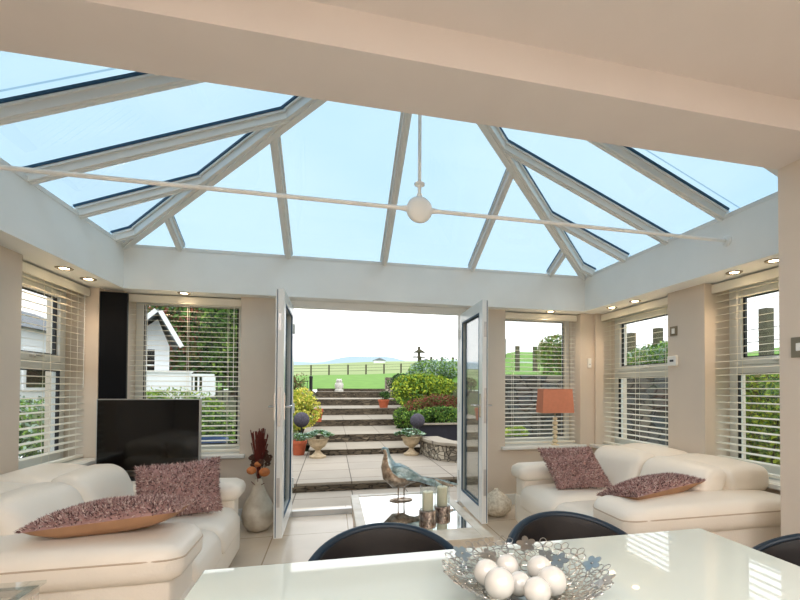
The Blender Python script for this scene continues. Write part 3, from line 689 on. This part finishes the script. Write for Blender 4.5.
# flower lattice bowl with pearls
BC = (.497, 1.088)
t = thing('lattice_bowl', 'silver openwork bowl of wire flowers on the dining table', 'bowl', (BC[0], BC[1], TZ)); rnd = random.Random(11)
def bowl_pt(r, a, lift=0): return Vector((r*math.cos(a), r*math.sin(a), .006+.076*(r/.21)**1.9+lift))
def flower(c_r, c_a, s, solid):
    m = M(); c = bowl_pt(c_r, c_a); nx = Vector((-math.sin(c_a), math.cos(c_a), 0)); up_ = (bowl_pt(c_r+.01, c_a)-bowl_pt(c_r-.01, c_a)).normalized(); nn = nx.cross(up_)
    ph = rnd.uniform(0, 1)
    for k in range(5):
        a = 2*PI*k/5+ph; d = nx*math.cos(a)+up_*math.sin(a); e = nx*-math.sin(a)+up_*math.cos(a)
        P = [c+d*s*(.12+.88*(1-math.cos(u))/2)+e*s*.34*math.sin(u) for u in [2*PI*j/10 for j in range(10)]]
        if solid: m.add([p+nn*.001 for p in P]+[p-nn*.001 for p in P], [tuple(range(10)), tuple(range(10, 20))[::-1]]+[(i, (i+1) % 10, (i+1) % 10+10, i+10) for i in range(10)])
        else: m.tube(P, .0013, 5, close=True)
    m.ball(tuple(c), s*.16, 8, 6); return m
for ring, (r, n, s) in enumerate(((.197, 22, .030), (.165, 19, .029), (.128, 15, .028), (.092, 11, .027), (.06, 7, .026))):
    for k in range(n): flower(r, 2*PI*(k+.5*(ring % 2))/n+rnd.uniform(-.04, .04), s, ring == 0 and k % 4 == 0 or rnd.random() < .12).build('wire_flower', BOWLM, t, smooth=True)
m = M()
for r in (.045, .09, .132, .18): m.tube([bowl_pt(r*(1+.02*math.sin(9*a)), a) for a in [2*PI*k/48 for k in range(48)]], .0013, 5, close=True)
for k in range(26):
    a = 2*PI*k/26; m.tube([bowl_pt(r, a+.16*math.sin(r*40)) for r in [.045+.137*j/7 for j in range(8)]], .0012, 5)
m.lathe([(.001, 0), (.045, 0), (.047, .004), (.001, .006)], n=24); m.build('lattice', BOWLM, t, smooth=True)
pl = [((.405, 1.035), .038, 'large pearl ball at the front left of the pearls in the bowl'), ((.487, .995), .033, 'pearl ball at the front middle of the bowl'), ((.552, 1.045), .037, 'large pearl ball at the front right of the pearls in the bowl'),
      ((.400, 1.117), .034, 'pearl ball at the far left of the bowl'), ((.478, 1.165), .032, 'pearl ball at the back, second from the left, in the bowl'), ((.476, 1.078), .031, 'small pearl ball nestled in the middle of the bowl'), ((.559, 1.13), .034, 'pearl ball at the back right of the bowl')]
for (x, y), r, lab in pl:
    d = math.hypot(x-BC[0], y-BC[1]); z = .006+.076*((d)/.21)**1.9+r+.006*0
    M_ = M().ball((0, 0, 0), r, 28, 18).build('pearl_ball', PEARL, smooth='all'); M_.location = (x, y, TZ+z+.004); tag(M_, lab, 'decorative ball', 'pearl balls in the flower bowl')
# glass side table lower left
t = thing('glass_side_table', 'glass-topped side table with chrome legs beside the near arm of the left sofa', 'side table', (-1.255, 1.68, 0))
M().box(-.245, .245, -.25, .25, .59, .602).build('glass_top', GLASSC, t, bevel=.002); M().box(-.23, .23, .205, .235, .565, .589).box(-.23, .23, -.235, -.205, .565, .589).box(.20, .23, -.205, .205, .565, .589).box(-.23, -.20, -.205, .205, .565, .589).build('frame', CHROME, t)
M().box(-.2, .2, -.2, .2, .2, .208).build('glass_shelf', GLASSC, t)
for sx in (-1, 1):
    for sy in (-1, 1): M().box(sx*.215-.015, sx*.215+.015, sy*.22-.015, sy*.22+.015, 0, .565).build('leg', CHROME, t, bevel=.002)
# ================================================================== OUTSIDE
def sm(x, a, b):
    t = max(0, min(1, (x-a)/(b-a))); return t*t*(3-2*t)
def hz(x, y):
    a = 0
    if y > 8.2: a = .1+(min(y, 18)-8.2)*.112
    if y > 18: a += (min(y, 40)-18)*(.056+.0013*max(-8, min(8, x)))
    if y > 40: a += (min(y, 150)-40)*.0615
    if y > 150: a += (y-150)*.02
    r = (1.66+(min(y, 14)-9.6)*.06)*sm(x, 2.9, 3.3)*sm(y, 9.55, 9.7) if y > 9.5 else 0
    if y > 14: r += .13*(min(y, 30)-14)*sm(x/y, .34, .42) if x > 3 else 0
    b = (1.5+.15*(min(x, 20)-5.4))*sm(x, 5.35, 5.5)*(1-sm(y, 10, 16)) if x > 5.3 else 0
    c = .75*sm(-x, 1.2, 3.0)*sm(y, 7.6, 8.6)
    if y > 18 and x > 3: a += .02*min(x-3, 12)
    return max(a, r, b, c if y < 14 else 0)-.03
def grid(xs, ys, f):
    V = [(x, y, f(x, y)) for y in ys for x in xs]; n = len(xs)
    return M().add(V, [(j*n+i, j*n+i+1, (j+1)*n+i+1, (j+1)*n+i) for j in range(len(ys)-1) for i in range(n-1)])
def lsp(a, b, n): return [a+(b-a)*i/n for i in range(n+1)]
NX = [v for v in lsp(-30, 30, 150) if not 5.2 < v < 5.6]+[5.34, 5.42, 5.5]; NX.sort()
YS_ = lsp(8.2, 9.5, 5)+[9.56, 9.62, 9.7]+lsp(9.9, 18.6, 24)
struct(grid([v for v in NX if v > 3.0], YS_, lambda x, y: hz(x, y)).build('garden_field', GRASS, smooth='all'), 'green field right of the garden')
grid([v for v in NX if v <= 3.25], lsp(8.2, 9.5, 5)+[9.56, 9.62, 9.7]+lsp(9.9, 18.6, 24), lambda x, y: hz(x, y)-(.25 if -.8 < x < 2.6 and y > 8.2 else 0)).build('garden_ground', GROUND, smooth='all')
struct(bpy.data.objects['garden_ground'], 'soil of the garden beds')
o = grid([v for v in NX if v > 3.4], lsp(-6, 8.2, 20), lambda x, y: hz(x, y)-.06).build('garden_bank', GRASS, smooth='all'); struct(o, 'grassy bank right of the house')
o = grid([v for v in NX if v < -2.4]+[-2.46], lsp(-6, 8.2, 12), lambda x, y: -.09).build('side_path', GROUND); struct(o, 'ground left of the house')
o = grid(lsp(-30, 30, 60), lsp(18.6, 40, 24), lambda x, y: hz(x, y)+.02).build('lawn', GRASS, smooth='all'); struct(o, 'bright green lawn above the steps')
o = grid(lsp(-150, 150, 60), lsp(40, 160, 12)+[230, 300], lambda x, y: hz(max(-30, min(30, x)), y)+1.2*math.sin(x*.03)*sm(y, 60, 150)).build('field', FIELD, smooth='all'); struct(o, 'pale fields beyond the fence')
def ridge(name, y, zb, f, mt, lab, depth=200):
    xs = lsp(-y*1.6, y*1.6, 160); V = [(x, y, zb) for x in xs]+[(x, y+depth*.3, f(x)) for x in xs]+[(x, y+depth, zb) for x in xs]; n = len(xs)
    o = M().add(V, [(j*n+i, j*n+i+1, (j+1)*n+i+1, (j+1)*n+i) for j in range(2) for i in range(n-1)]).build(name, mt, smooth='all'); struct(o, lab)
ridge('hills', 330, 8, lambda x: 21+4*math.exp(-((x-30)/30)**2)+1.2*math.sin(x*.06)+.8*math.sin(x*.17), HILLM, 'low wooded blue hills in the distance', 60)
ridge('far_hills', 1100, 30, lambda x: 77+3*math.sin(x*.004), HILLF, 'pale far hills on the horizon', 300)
# patio
struct(M().box(-2.46, 3.46, 5.05, 5.9, -.15, -.02).build('patio', PATIO), 'paving just outside the doors')
o = M().box(-7, 5.3, 5.9, 8.8, -.15, .09, 0).build('upper_patio', PATIO); struct(o, 'sandstone paving at the foot of the garden steps')
M().box(-7, 5.3, 5.875, 5.9, -.15, .06).build('kerb', RISER, o)
# garden steps
st = sthing('garden_steps', 'wide sandstone and slate steps up the garden')
SY = (8.2, 9.26, 11.2, 13.1, 15.3, 17.5, 18.55); SZ = (.2, .36, .52, .71, .92, 1.15, 1.27)
for i, (y, z) in enumerate(zip(SY, SZ)):
    yn = SY[i+1]+.05 if i < 6 else 18.9; x1 = 1.75 if y < 9 else 2.7; p = SZ[i-1] if i else .05
    if i < 6: M().box(-.62 if i else -.40, x1, y-.012, yn, z-.008, z).build('tread', TREAD, st)
    M().box(-.6 if i else -.38, x1, y, yn, p-.05, z-.008 if i < 6 else z).build('riser', RISER, st)
# lawn edging wall right of steps and low curved wall
struct(M().box(1.95, 3.2, 16.6, 17.0, 1.0, 1.70).build('stone_pier', STONEW), 'stone wall end at the top of the steps')
o = M(); pts = [(1.72, 8.12), (1.76, 7.75), (1.85, 7.3), (2.2, 6.95), (2.7, 6.75), (3.6, 6.7)]
V = []; 
for i, (x, y) in enumerate(pts):
    a = pts[max(i-1, 0)]; c = pts[min(i+1, 5)]; d = Vector((c[0]-a[0], c[1]-a[1], 0)).normalized(); nrm = Vector((-d.y, d.x, 0))
    for s, z in ((-.13, .09), (-.13, .36), (.17, .36), (.17, .09)): V.append((x+nrm.x*s, y+nrm.y*s, z))
o.add(V, [(i*4+k, i*4+(k+1) % 4, (i+1)*4+(k+1) % 4, (i+1)*4+k) for i in range(5) for k in range(4)]+[(0, 1, 2, 3), (20, 21, 22, 23)])
w_ = o.build('garden_wall', STONEW); tag(w_, 'low curved stone wall beside the right urn', 'wall')
V2 = []
for i in range(6):
    for k in range(4):
        x, y, z = V[i*4+k]; c = pts[i]; V2.append((c[0]+(x-c[0])*1.25, c[1]+(y-c[1])*1.25, .36 if k in (0, 3) else .405))
M().add(V2, [(i*4+k, i*4+(k+1) % 4, (i+1)*4+(k+1) % 4, (i+1)*4+k) for i in range(5) for k in range(4)]+[(0, 1, 2, 3), (20, 21, 22, 23)]).build('coping', TREAD, w_)
o = M().box(3.25, 5.45, 9.3, 9.62, .05, 1.62).build('rockery_wall', ROCK); tag(o, 'dark rockery wall seen through the blind behind the lamp', 'stone wall')
o = M().box(5.2, 5.5, 1.0, 9.6, -.1, 1.52).build('boundary_wall', ROCK); tag(o, 'dark stone wall seen through the farther right side blind', 'stone wall')
t = thing('raised_planter', 'black timber raised planter below the green shrubs', 'planter', (2.35, 8.75, .09))
M().box(-.68, 1.0, -.15, .55, 0, .49).build('box', PLANTER, t, bevel=.01); M().box(-.70, 1.02, -.19, -.1, .49, .52).build('coping', TREAD, t); M().box(-.62, .95, -.1, .5, .47, .495).build('soil', SOIL, t)
# foliage ------------------------------------------------------------
def leaves(m, c, rad, n, s, cols, rnd, shell=.55, lob=7):
    lobes = [(Vector(c), Vector(rad)*.8)]
    for k in range(lob):
        d = Vector([rnd.gauss(0, 1) for _ in range(3)]).normalized(); lobes.append((Vector(c)+Vector([d[i]*rad[i]*.55 for i in range(3)]), Vector(rad)*rnd.uniform(.38, .55)))
    for k in range(n):
        lc, lr = rnd.choice(lobes); d = Vector([rnd.gauss(0, 1) for _ in range(3)]).normalized(); q = rnd.uniform(shell, 1)**.5
        p = lc+Vector([d[i]*lr[i]*q for i in range(3)])
        a = (Vector([rnd.gauss(0, 1) for _ in range(3)])+Vector((0, 0, .3))).normalized(); b = a.cross(Vector([rnd.gauss(0, 1) for _ in range(3)])).normalized(); L = s*rnd.uniform(.6, 1.3)
        w = a.cross(b)*L*.12
        m.add([p-a*L*.5, p+b*L*.26+w, p+a*L*.5, p-b*L*.26+w], [(0, 1, 2, 3)], rnd.choice(cols))
def shrub(name, label, cat, c, rad, n, s, mats, weights=None, seed=0, stem=True, group=None, parts=None, z0=None, thick=.02):
    rnd = random.Random(seed); z0 = c[2]-rad[2] if z0 is None else z0
    t = thing(name, label, cat, (c[0], c[1], z0), 0, group); cols = weights or list(range(len(mats)))
    m = M(); leaves(m, (0, 0, c[2]-z0), rad, n, s, cols, rnd)
    m.build('foliage', [G[k] for k in mats], t)
    if stem:
        q = M()
        for k in range(5):
            a = 2*PI*k/5; q.tube([(0.02*math.cos(a), .02*math.sin(a), 0), (rad[0]*.25*math.cos(a), rad[1]*.25*math.sin(a), (c[2]-z0)*.6), (rad[0]*.5*math.cos(a), rad[1]*.5*math.sin(a), c[2]-z0+rad[2]*.3)], [thick, thick*.7, thick*.3], 6)
        q.build('stem', BARK, t)
    return t
shrub('variegated_shrub', 'round yellow variegated shrub left of the steps', 'shrub', (-.62, 9.55, .82), (.52, .42, .46), 5200, .06, ('yl', 'yg', 'lt'), [0, 0, 0, 1, 2], 21)
shrub('lime_shrub', 'yellow-green shrub right of the steps above the reddish one', 'shrub', (2.12, 10.7, 1.18), (.98, .5, .5), 6500, .085, ('yg', 'lt', 'md'), [0, 0, 1, 2], 22)
shrub('red_shrub', 'reddish bushy shrub in the bed above the black planter', 'shrub', (2.35, 9.95, .93), (.75, .35, .32), 5200, .05, ('rd', 'ol', 'md'), [0, 0, 0, 1, 2], 23)
shrub('green_shrub', 'leafy green shrub spilling over the black planter', 'shrub', (2.25, 9.0, .74), (.85, .33, .26), 5200, .055, ('md', 'dk', 'lt'), [0, 0, 1, 2], 24, z0=.57)
shrub('feathery_shrub', 'tall grey-green feathery shrub at the top right of the steps', 'shrub', (3.25, 12.6, 1.78), (1.2, .8, .55), 7000, .08, ('md', 'gl', 'lt'), [0, 1, 1, 2], 25)
shrub('dark_shrub', 'dark green mounded shrub beside the stone pier', 'shrub', (2.3, 14.2, 1.35), (.7, .6, .5), 3500, .07, ('dk', 'md'), [0, 0, 1], 26)
shrub('low_shrub', 'low green clump at the foot of the bank right of the steps', 'shrub', (1.70, 10.3, .62), (.42, .4, .4), 2500, .06, ('md', 'lt', 'dk'), None, 27)
shrub('small_shrub', 'thin twiggy shrub with orange tips beside the iron gatepost', 'shrub', (-1.3, 16.2, 1.45), (.5, .4, .42), 900, .06, ('ol', 'rd', 'md'), None, 28)
shrub('bank_shrub', 'bushy green shrub seen through the blind right of the lamp', 'shrub', (5.75, 10.4, 2.0), (.85, .6, .75), 5000, .09, ('md', 'lt', 'ol'), [0, 0, 1, 2], 29)
shrub('fern_clump', 'bright lime plant behind the stem of the orange lamp', 'shrub', (3.2, 7.45, .36), (.42, .3, .27), 1100, .07, ('yg', 'lt'), [0, 1, 1], 30)
shrub('golden_hedge', 'golden green hedge outside the nearer right side window', 'hedge', (4.55, 3.85, .75), (.40, 1.0, .85), 8000, .06, ('yg', 'lt', 'ol', 'md'), [0, 0, 1, 2, 3], 31, z0=-.09)
shrub('side_shrub', 'grey-green shrub outside the farther right side window', 'shrub', (5.9, 6.9, 1.85), (.7, 1.1, .42), 4000, .08, ('md', 'gl', 'lt'), None, 32)
shrub('clipped_hedge', 'clipped green hedge in front of the white summerhouse deck', 'hedge', (-2.75, 8.75, 1.0), (1.0, .35, .40), 6000, .055, ('lt', 'md', 'yg'), [0, 0, 1, 1, 2], 33)
shrub('low_garden_plant', 'green plants below the hedge seen right of the television', 'shrub', (-1.75, 8.3, .52), (.7, .4, .46), 4500, .07, ('md', 'lt', 'dk'), None, 34)
shrub('side_garden_shrub', 'green shrubs outside the left side window', 'shrub', (-4.6, 7.7, .62), (1.3, 1.6, .72), 8000, .08, ('md', 'lt', 'dk', 'gl'), None, 35)
def tree(label, x, y, z0, h, rad, n, s, mats, w, seed):
    rnd = random.Random(seed); t = thing('garden_tree', label, 'tree', (x, y, z0), 0, 'trees behind the summerhouse'); m = M(); leaves(m, (0, 0, h*.62), rad, n, s, w, rnd, .3, 16)
    m.build('crown', [G[k] for k in mats], t); M().tube([(0, 0, 0), (.1, 0, h*.3), (0, .1, h*.7)], [.2, .15, .06], 10).build('trunk', BARK, t, smooth=True)
tree('tall dark green tree behind the summerhouse gable', -7.6, 18.5, 1.0, 3.9, (2.1, 1.4, 2.4), 12000, .22, ('dk', 'md', 'ol'), [0, 0, 1, 2], 41)
tree('broad tree with olive and russet leaves right of the summerhouse gable', -4.6, 16.2, 1.0, 3.4, (1.7, 1.0, 2.2), 12000, .2, ('md', 'dk', 'ol', 'rd'), [0, 0, 1, 1, 2, 2, 3], 42)
tree('dense dark green tree at the right edge of the left back window', -2.75, 14.2, 1.0, 3.0, (1.15, .9, 1.9), 11000, .16, ('dk', 'md', 'lt'), [0, 0, 1, 1, 2], 43)
# pots, urns, balls, statue
def urn(label, x, y, z):
    t = thing('stone_urn', label, 'urn', (x, y, z), 0)
    M().lathe([(.14, 0), (.145, .03), (.10, .05), (.05, .1), (.042, .13), (.06, .15), (.12, .19), (.155, .25), (.165, .3), (.185, .315), (.19, .335), (.165, .34), (.15, .32), (.001, .31)], n=32).build('body', URN, t, smooth=True)
    return t
def succulent(label, x, y, z, seed):
    rnd = random.Random(seed); t = thing('succulent_plant', label, 'plant', (x, y, z), 0); m = M()
    for k in range(44):
        a = rnd.uniform(0, 2*PI); d = .26*math.sqrt(rnd.random()); cx, cy, cz = d*math.cos(a), d*math.sin(a), .02+.10*(1-(d/.27)**2)
        for j in range(11):
            b = 2*PI*j/11+a; up = .4+.5*(j % 3)/2; L = .075; q = Vector((cx, cy, cz)); e = Vector((math.cos(b), math.sin(b), up)).normalized(); w = Vector((-math.sin(b), math.cos(b), 0))*.019
            m.add([q, q+e*L*.6+w, q+e*L, q+e*L*.6-w], [(0, 1, 2, 3)], rnd.choice((0, 0, 1)))
    m.build('leaves', [G['gl'], G['md']], t); M().tube([(0, 0, -.02), (0, 0, .06)], .03, 8).build('stem', BARK, t)
urn('weathered stone urn left of the steps holding a grey-green succulent', -.237, 8.02, .09); succulent('grey-green succulent in the left stone urn', -.237, 8.02, .41, 1)
urn('weathered stone urn right of the steps beside the curved wall', 1.41, 8.0, .09); succulent('grey-green succulent in the right stone urn', 1.37, 8.0, .41, 2)
def pot(label, x, y, z, r, h):
    t = thing('terracotta_pot', label, 'plant pot', (x, y, z)); M().lathe([(r*.68, 0), (r*.9, h*.75), (r*.92, h*.78), (r, h*.78), (r, h), (r*.86, h), (r*.84, h*.9), (.001, h*.88)], n=28).build('body', TERRA, t, smooth=True)
    M().lathe([(.001, h*.885), (r*.82, h*.885), (.001, h*.92)], n=20).build('soil', SOIL, t)
pot('orange terracotta pot on the paving beside the left urn', -.58, 8.42, .09, .14, .26); shrub('potted_plant', 'small green plant in the terracotta pot beside the left urn', 'plant', (-.58, 8.42, .40), (.13, .13, .10), 260, .05, ('gl', 'md'), None, 51, z0=.33, thick=.005)
pot('orange terracotta pot on the steps at the right edge', 1.5, 13.35, .71, .17, .25); shrub('potted_plant', 'dark round plant in the terracotta pot high on the steps', 'plant', (1.5, 13.35, 1.08), (.2, .2, .17), 700, .05, ('dk', 'dk', 'md'), None, 52, z0=.93, thick=.006)
pot('terracotta pot half hidden by the yellow variegated shrub', -.33, 10.6, .52, .13, .30)
for x, y, z, r, lab in ((-.56, 8.75, .70, .145, 'dark grey spherical garden ornament above the left urn'), (1.60, 8.42, .68, .14, 'dark grey spherical garden ornament above the right urn')):
    t = thing('garden_sphere', lab, 'garden ornament', (x, y, z-r)); M().ball((0, 0, r), r, 24, 16).build('ball', BALL, t, smooth='all'); M().tube([(0, 0, -(z-r)+.34), (0, 0, .01)], .012, 8).build('stake', IRON, t)
t = thing('garden_statue', 'small pale stone owl statue at the top of the steps', 'statue', (.262, 18.3, 1.15))
M().lathe([(.17, 0), (.17, .08), (.12, .1), (.15, .2), (.155, .28), (.11, .35), (.12, .39), (.125, .44), (.09, .49), (.01, .51)], n=24).build('body', STATUE, t, smooth=True)
for s in (-1, 1): M().ball((s*.045, -.105, .43), .022, 10, 8).build('eye', RAIL, t); M().tube([(s*.07, 0, .46), (s*.08, 0, .53)], [.03, .004], 8).build('ear', STATUE, t); M().ball((s*.14, 0, .24), .09, 10, 8, sc=(.35, .8, 1.3)).build('wing', STATUE, t)
# fences
def post(label, x, y, z, h, w=.09, group=None, cap=False):
    t = M().box(-w/2, w/2, -w/2, w/2, 0, h).build('fence_post', POST); t.location = (x, y, z); tag(t, label, 'post', group)
for k, x in enumerate((-3.4, -1.815, -.3, 1.33, 2.904, 4.508, 6.051)): post('thin dark fence post at the far edge of the lawn', x, 40, hz(x, 40), .9, .13, 'lawn edge fence posts')
m = M()
for z in (.35, .6, .85): m.tube([(x, 39.9, hz(x, 40)+z) for x in lsp(-20, 9, 20)], .012, 4)
tag(m.build('fence_wire', POST), 'wire strands between the posts at the far edge of the lawn', 'fence wire')
for k in range(9): x = 4.7+k*.62; post('weathered post of the fence climbing the right bank', x, 24-.0*k, hz(x, 24), 1.15, .12, 'right bank fence posts')
for k, (x, y) in enumerate(((8, 6.7), (8, 8.26), (8, 9.58), (8, 10.6))): post('weathered post in the field beyond the right side windows', x, y, hz(x, y), 2.85-hz(x, y), .17, 'field fence posts to the right')
for k, x in enumerate((5.4, 6.1, 6.75, 7.3)): post('weathered post in the field above the rockery wall', x, 14, hz(x, 14), .85, .12, 'field fence posts above the rockery')
t = thing('wire_fence', 'fence wires strung along the field beyond the right side windows', 'fence wire', (8, 0, 0))
for z in (2.5, 2.25): M().tube([(.1, 5, z), (.1, 12, z)], .008, 6).build('wire', POST, t)
t = thing('bird_feeder', 'dark post with bird feeder where the lawn meets the fence', 'bird feeder', (4.24, 22, hz(4.24, 22)))
M().box(-.06, .06, -.06, .06, 0, 1.5).build('post', POST, t); M().box(-.3, .3, -.15, .15, .95, 1.0).box(-.25, .25, -.12, .12, .6, .65).build('tray', POST, t); M().prism([(-.3, 1.2), (.3, 1.2), (0, 1.38)], -.18, .18).build('roof', POST, t)
t = thing('iron_gatepost', 'black iron gate post left of the steps', 'gate post', (-.77, 17, 1.1)); M().tube([(0, 0, 0), (0, 0, .55)], .06, 10).ball((0, 0, .58), .07).build('post', IRON, t, smooth=True)
t = thing('iron_railing', 'short black iron railing left of the gate post', 'railing', (-1.2, 17, 1.1))
m = M(); m.box(-.55, .35, -.012, .012, .42, .45)
for k in range(8): m.box(-.55+k*.12, -.53+k*.12, -.01, .01, 0, .45)
m.build('bars', IRON, t)
t = thing('iron_railing', 'black iron railing right of the white deck beyond the hedge', 'railing', (-2.3, 10.3, 1.0)); m = M(); m.box(-.1, .9, -.012, .012, .5, .53)
for k in range(9): m.box(-.1+k*.12, -.08+k*.12, -.01, .01, 0, .53)
m.build('bars', IRON, t)
# summerhouse
t = thing('summerhouse', 'white wooden summerhouse with overhanging gable behind the hedge', 'summerhouse', (-3.98, 11.3, .9), R_(19))
m = M(); m.box(-.46, .33, .0, 1.6, 0, 1.35); m.prism([(-.46, 1.35), (.33, 1.35), (.05, 1.75)], 0, 1.6)
for k in range(12): m.box(-.465, .335, -.012, 0, .02+k*.112, .122+k*.112)
m.build('wall', WOODW, t)
rf = M()
ap = (.10, 2.05)
for (ex, ez) in ((.50, 1.32), (-.75, 1.2)):
    rf.add([(ap[0], -.5, ap[1]), (ex, -.5, ez), (ex, 1.7, ez), (ap[0], 1.7, ap[1]), (ap[0], -.5, ap[1]+.07), (ex, -.5, ez+.07), (ex, 1.7, ez+.07), (ap[0], 1.7, ap[1]+.07)], [(0, 1, 2, 3), (4, 5, 6, 7), (0, 1, 5, 4), (1, 2, 6, 5), (2, 3, 7, 6), (3, 0, 4, 7)])
rf.build('roof', SLATE, t)
bb = M()
for (ex, ez) in ((.52, 1.28), (-.77, 1.16)): bb.bar((ap[0], -.53, ap[1]-.0), (ex, -.53, ez-.0), .05, .09, up=(0, 0, 1))
bb.build('bargeboard', WOODW, t)
m = M().prism([(-.6, 1.35), (.33, 1.35), (.10, 1.95)], -.02, .02); m.build('gable_board', WOODW, t)
wd = M().box(-.12, .08, -.04, -.012, .5, 1.28).build('window_frame', WOODW, t); M().box(-.09, .05, -.045, -.038, .53, 1.25).build('pane', SCREEN, wd); M().box(-.12, .08, -.052, -.046, .88, .91).build('glazing_bar', WOODW, wd)
t = thing('white_deck', 'white boarded deck with balustrade in front of the summerhouse', 'deck', (-3.3, 10.1, .9))
M().box(-.9, .47, 0, 1.0, 0, .30).build('deck_base', WOODW, t); m = M(); m.box(-.9, .47, -.02, .02, .30, .70); m.build('balustrade_panel', WOODW, t); M().box(-.92, .49, -.05, .05, .70, .74).build('handrail', WOODW, t)
m = M(); m.box(.47, .9, -.03, .03, .62, .68)
for k in range(5): m.box(.5+k*.09, .53+k*.09, -.015, .015, .25, .62)
m.box(.68, .92, -.03, .03, .2, .62); m.build('balusters', WOODW, t)
t = thing('white_garage', 'white building with grey roof outside the left side window', 'building', (-8.2, 12.9, 0))
M().box(-1.2, 1.2, -2.2, 2.4, -.1, 2.72).build('wall', WOODW, t); m = M(); m.add([(-1.4, -2.5, 2.68), (1.35, -2.5, 2.68), (1.35, 2.7, 2.68), (-1.4, 2.7, 2.68), (0, -1.6, 3.35), (0, 2.0, 3.35)], [(0, 1, 4), (1, 2, 5, 4), (2, 3, 5), (3, 0, 4, 5), (0, 1, 2, 3)]); m.build('roof', SLATE, t)
wd = M().box(1.2, 1.23, -.6, .5, 1.2, 2.2).build('window_frame', WOODW, t); M().box(1.228, 1.235, -.52, .42, 1.28, 2.12).build('pane', SCREEN, wd)
t = thing('water_tub', 'blue plastic tub outside the left back window', 'tub', (-1.62, 6.6, .09)); M().lathe([(.18, 0), (.22, .46), (.24, .48), (.24, .52), (.21, .52), (.19, .1), (.001, .08)], n=28).build('body', TUB, t, smooth=True)
for k, (x, y) in enumerate(((-12, 120), (12, 118), (26, 125))):
    t = thing('distant_cottage', ['tiny white cottage in the far fields, leftmost in the door opening', 'tiny white cottage in the far fields, middle of the door opening', 'tiny white cottage in the far fields, right in the door opening'][k], 'house', (x, y, hz(x, y)))
    M().box(-1.5, 1.5, -1, 1, 0, .9).build('wall', WOODW, t); M().prism([(-1.7, .9), (1.7, .9), (0, 1.6)], -1.2, 1.2).build('roof', SLATE, t)
# ------------------------------------------------------------------ sky, light, camera
w = bpy.data.worlds.new('overcast'); bpy.context.scene.world = w; w.use_nodes = True; nt = w.node_tree; bg = nt.nodes['Background']
tc = nt.nodes.new('ShaderNodeTexCoord'); mp = nt.nodes.new('ShaderNodeMapping'); mp.inputs['Scale'].default_value = (1, 1, 2.2)
n = nt.nodes.new('ShaderNodeTexNoise'); n.inputs['Scale'].default_value = 1.6; n.inputs['Detail'].default_value = 5
r = nt.nodes.new('ShaderNodeValToRGB'); r.color_ramp.elements[0].color = (.80, .89, .97, 1); r.color_ramp.elements[1].color = (1, 1, 1, 1); r.color_ramp.elements[0].position = .3; r.color_ramp.elements[1].position = .62
nt.links.new(tc.outputs['Generated'], mp.inputs[0]); nt.links.new(mp.outputs[0], n.inputs[0]); nt.links.new(n.outputs[0], r.inputs[0]); nt.links.new(r.outputs[0], bg.inputs[0]); bg.inputs[1].default_value = 1.25
s = bpy.data.lights.new('sun', 'SUN'); s.energy = .6; s.angle = R_(25); s.color = (1, .97, .92); so = bpy.data.objects.new('sun', s); C.objects.link(so); so.rotation_euler = (R_(38), R_(12), R_(20))
f, cx, cy, yaw, pitch, roll = 443.1165, 440.347, 380.599, .2388588, .0167684, .0045941
cyw, syw, cp, sp = math.cos(yaw), math.sin(yaw), math.cos(pitch), math.sin(pitch)
fwd = Vector((syw*cp, cyw*cp, sp)); rt = Vector((cyw, -syw, 0)); up = rt.cross(fwd)
r2 = rt*math.cos(roll)+up*math.sin(roll); u2 = -rt*math.sin(roll)+up*math.cos(roll)
cam = bpy.data.cameras.new('camera'); co = bpy.data.objects.new('camera', cam); C.objects.link(co)
mw = Matrix((r2, u2, -fwd)).transposed().to_4x4(); mw.translation = (0, 0, H); co.matrix_world = mw
cam.sensor_width = 36; cam.sensor_fit = 'HORIZONTAL'; cam.lens = f*36/800; cam.shift_x = -(cx-400)/800; cam.shift_y = (cy-300)/800; cam.clip_start = .02; cam.clip_end = 5000
sc = bpy.context.scene; sc.camera = co
sc.view_settings.view_transform = 'Standard'; sc.view_settings.look = 'None'; sc.view_settings.exposure = .74; sc.view_settings.gamma = 1; sc.view_settings.use_curve_mapping = False
sc.cycles.max_bounces = 12; sc.cycles.diffuse_bounces = 6; sc.cycles.transparent_max_bounces = 24; sc.cycles.caustics_reflective = False; sc.cycles.caustics_refractive = False

GR = dict(venetian_blind='cream venetian blinds in the windows', shaggy_cushion='shaggy mauve cushions on the sofas', leather_sofa='cream leather sofas', downlight='downlights in the white soffit',
          tub_chair='black tub chairs round the dining table', candle_holder='candle holders on the coffee table', stone_urn='stone urns at the foot of the steps', succulent_plant='succulents in the stone urns',
          garden_sphere='dark garden spheres above the urns', terracotta_pot='terracotta pots by the steps', distant_cottage='tiny cottages in the far fields')
for o in bpy.data.objects:
    k = o.name.split('.')[0]
    if o.parent is None and k in GR and 'label' in o and 'group' not in o: o['group'] = GR[k]
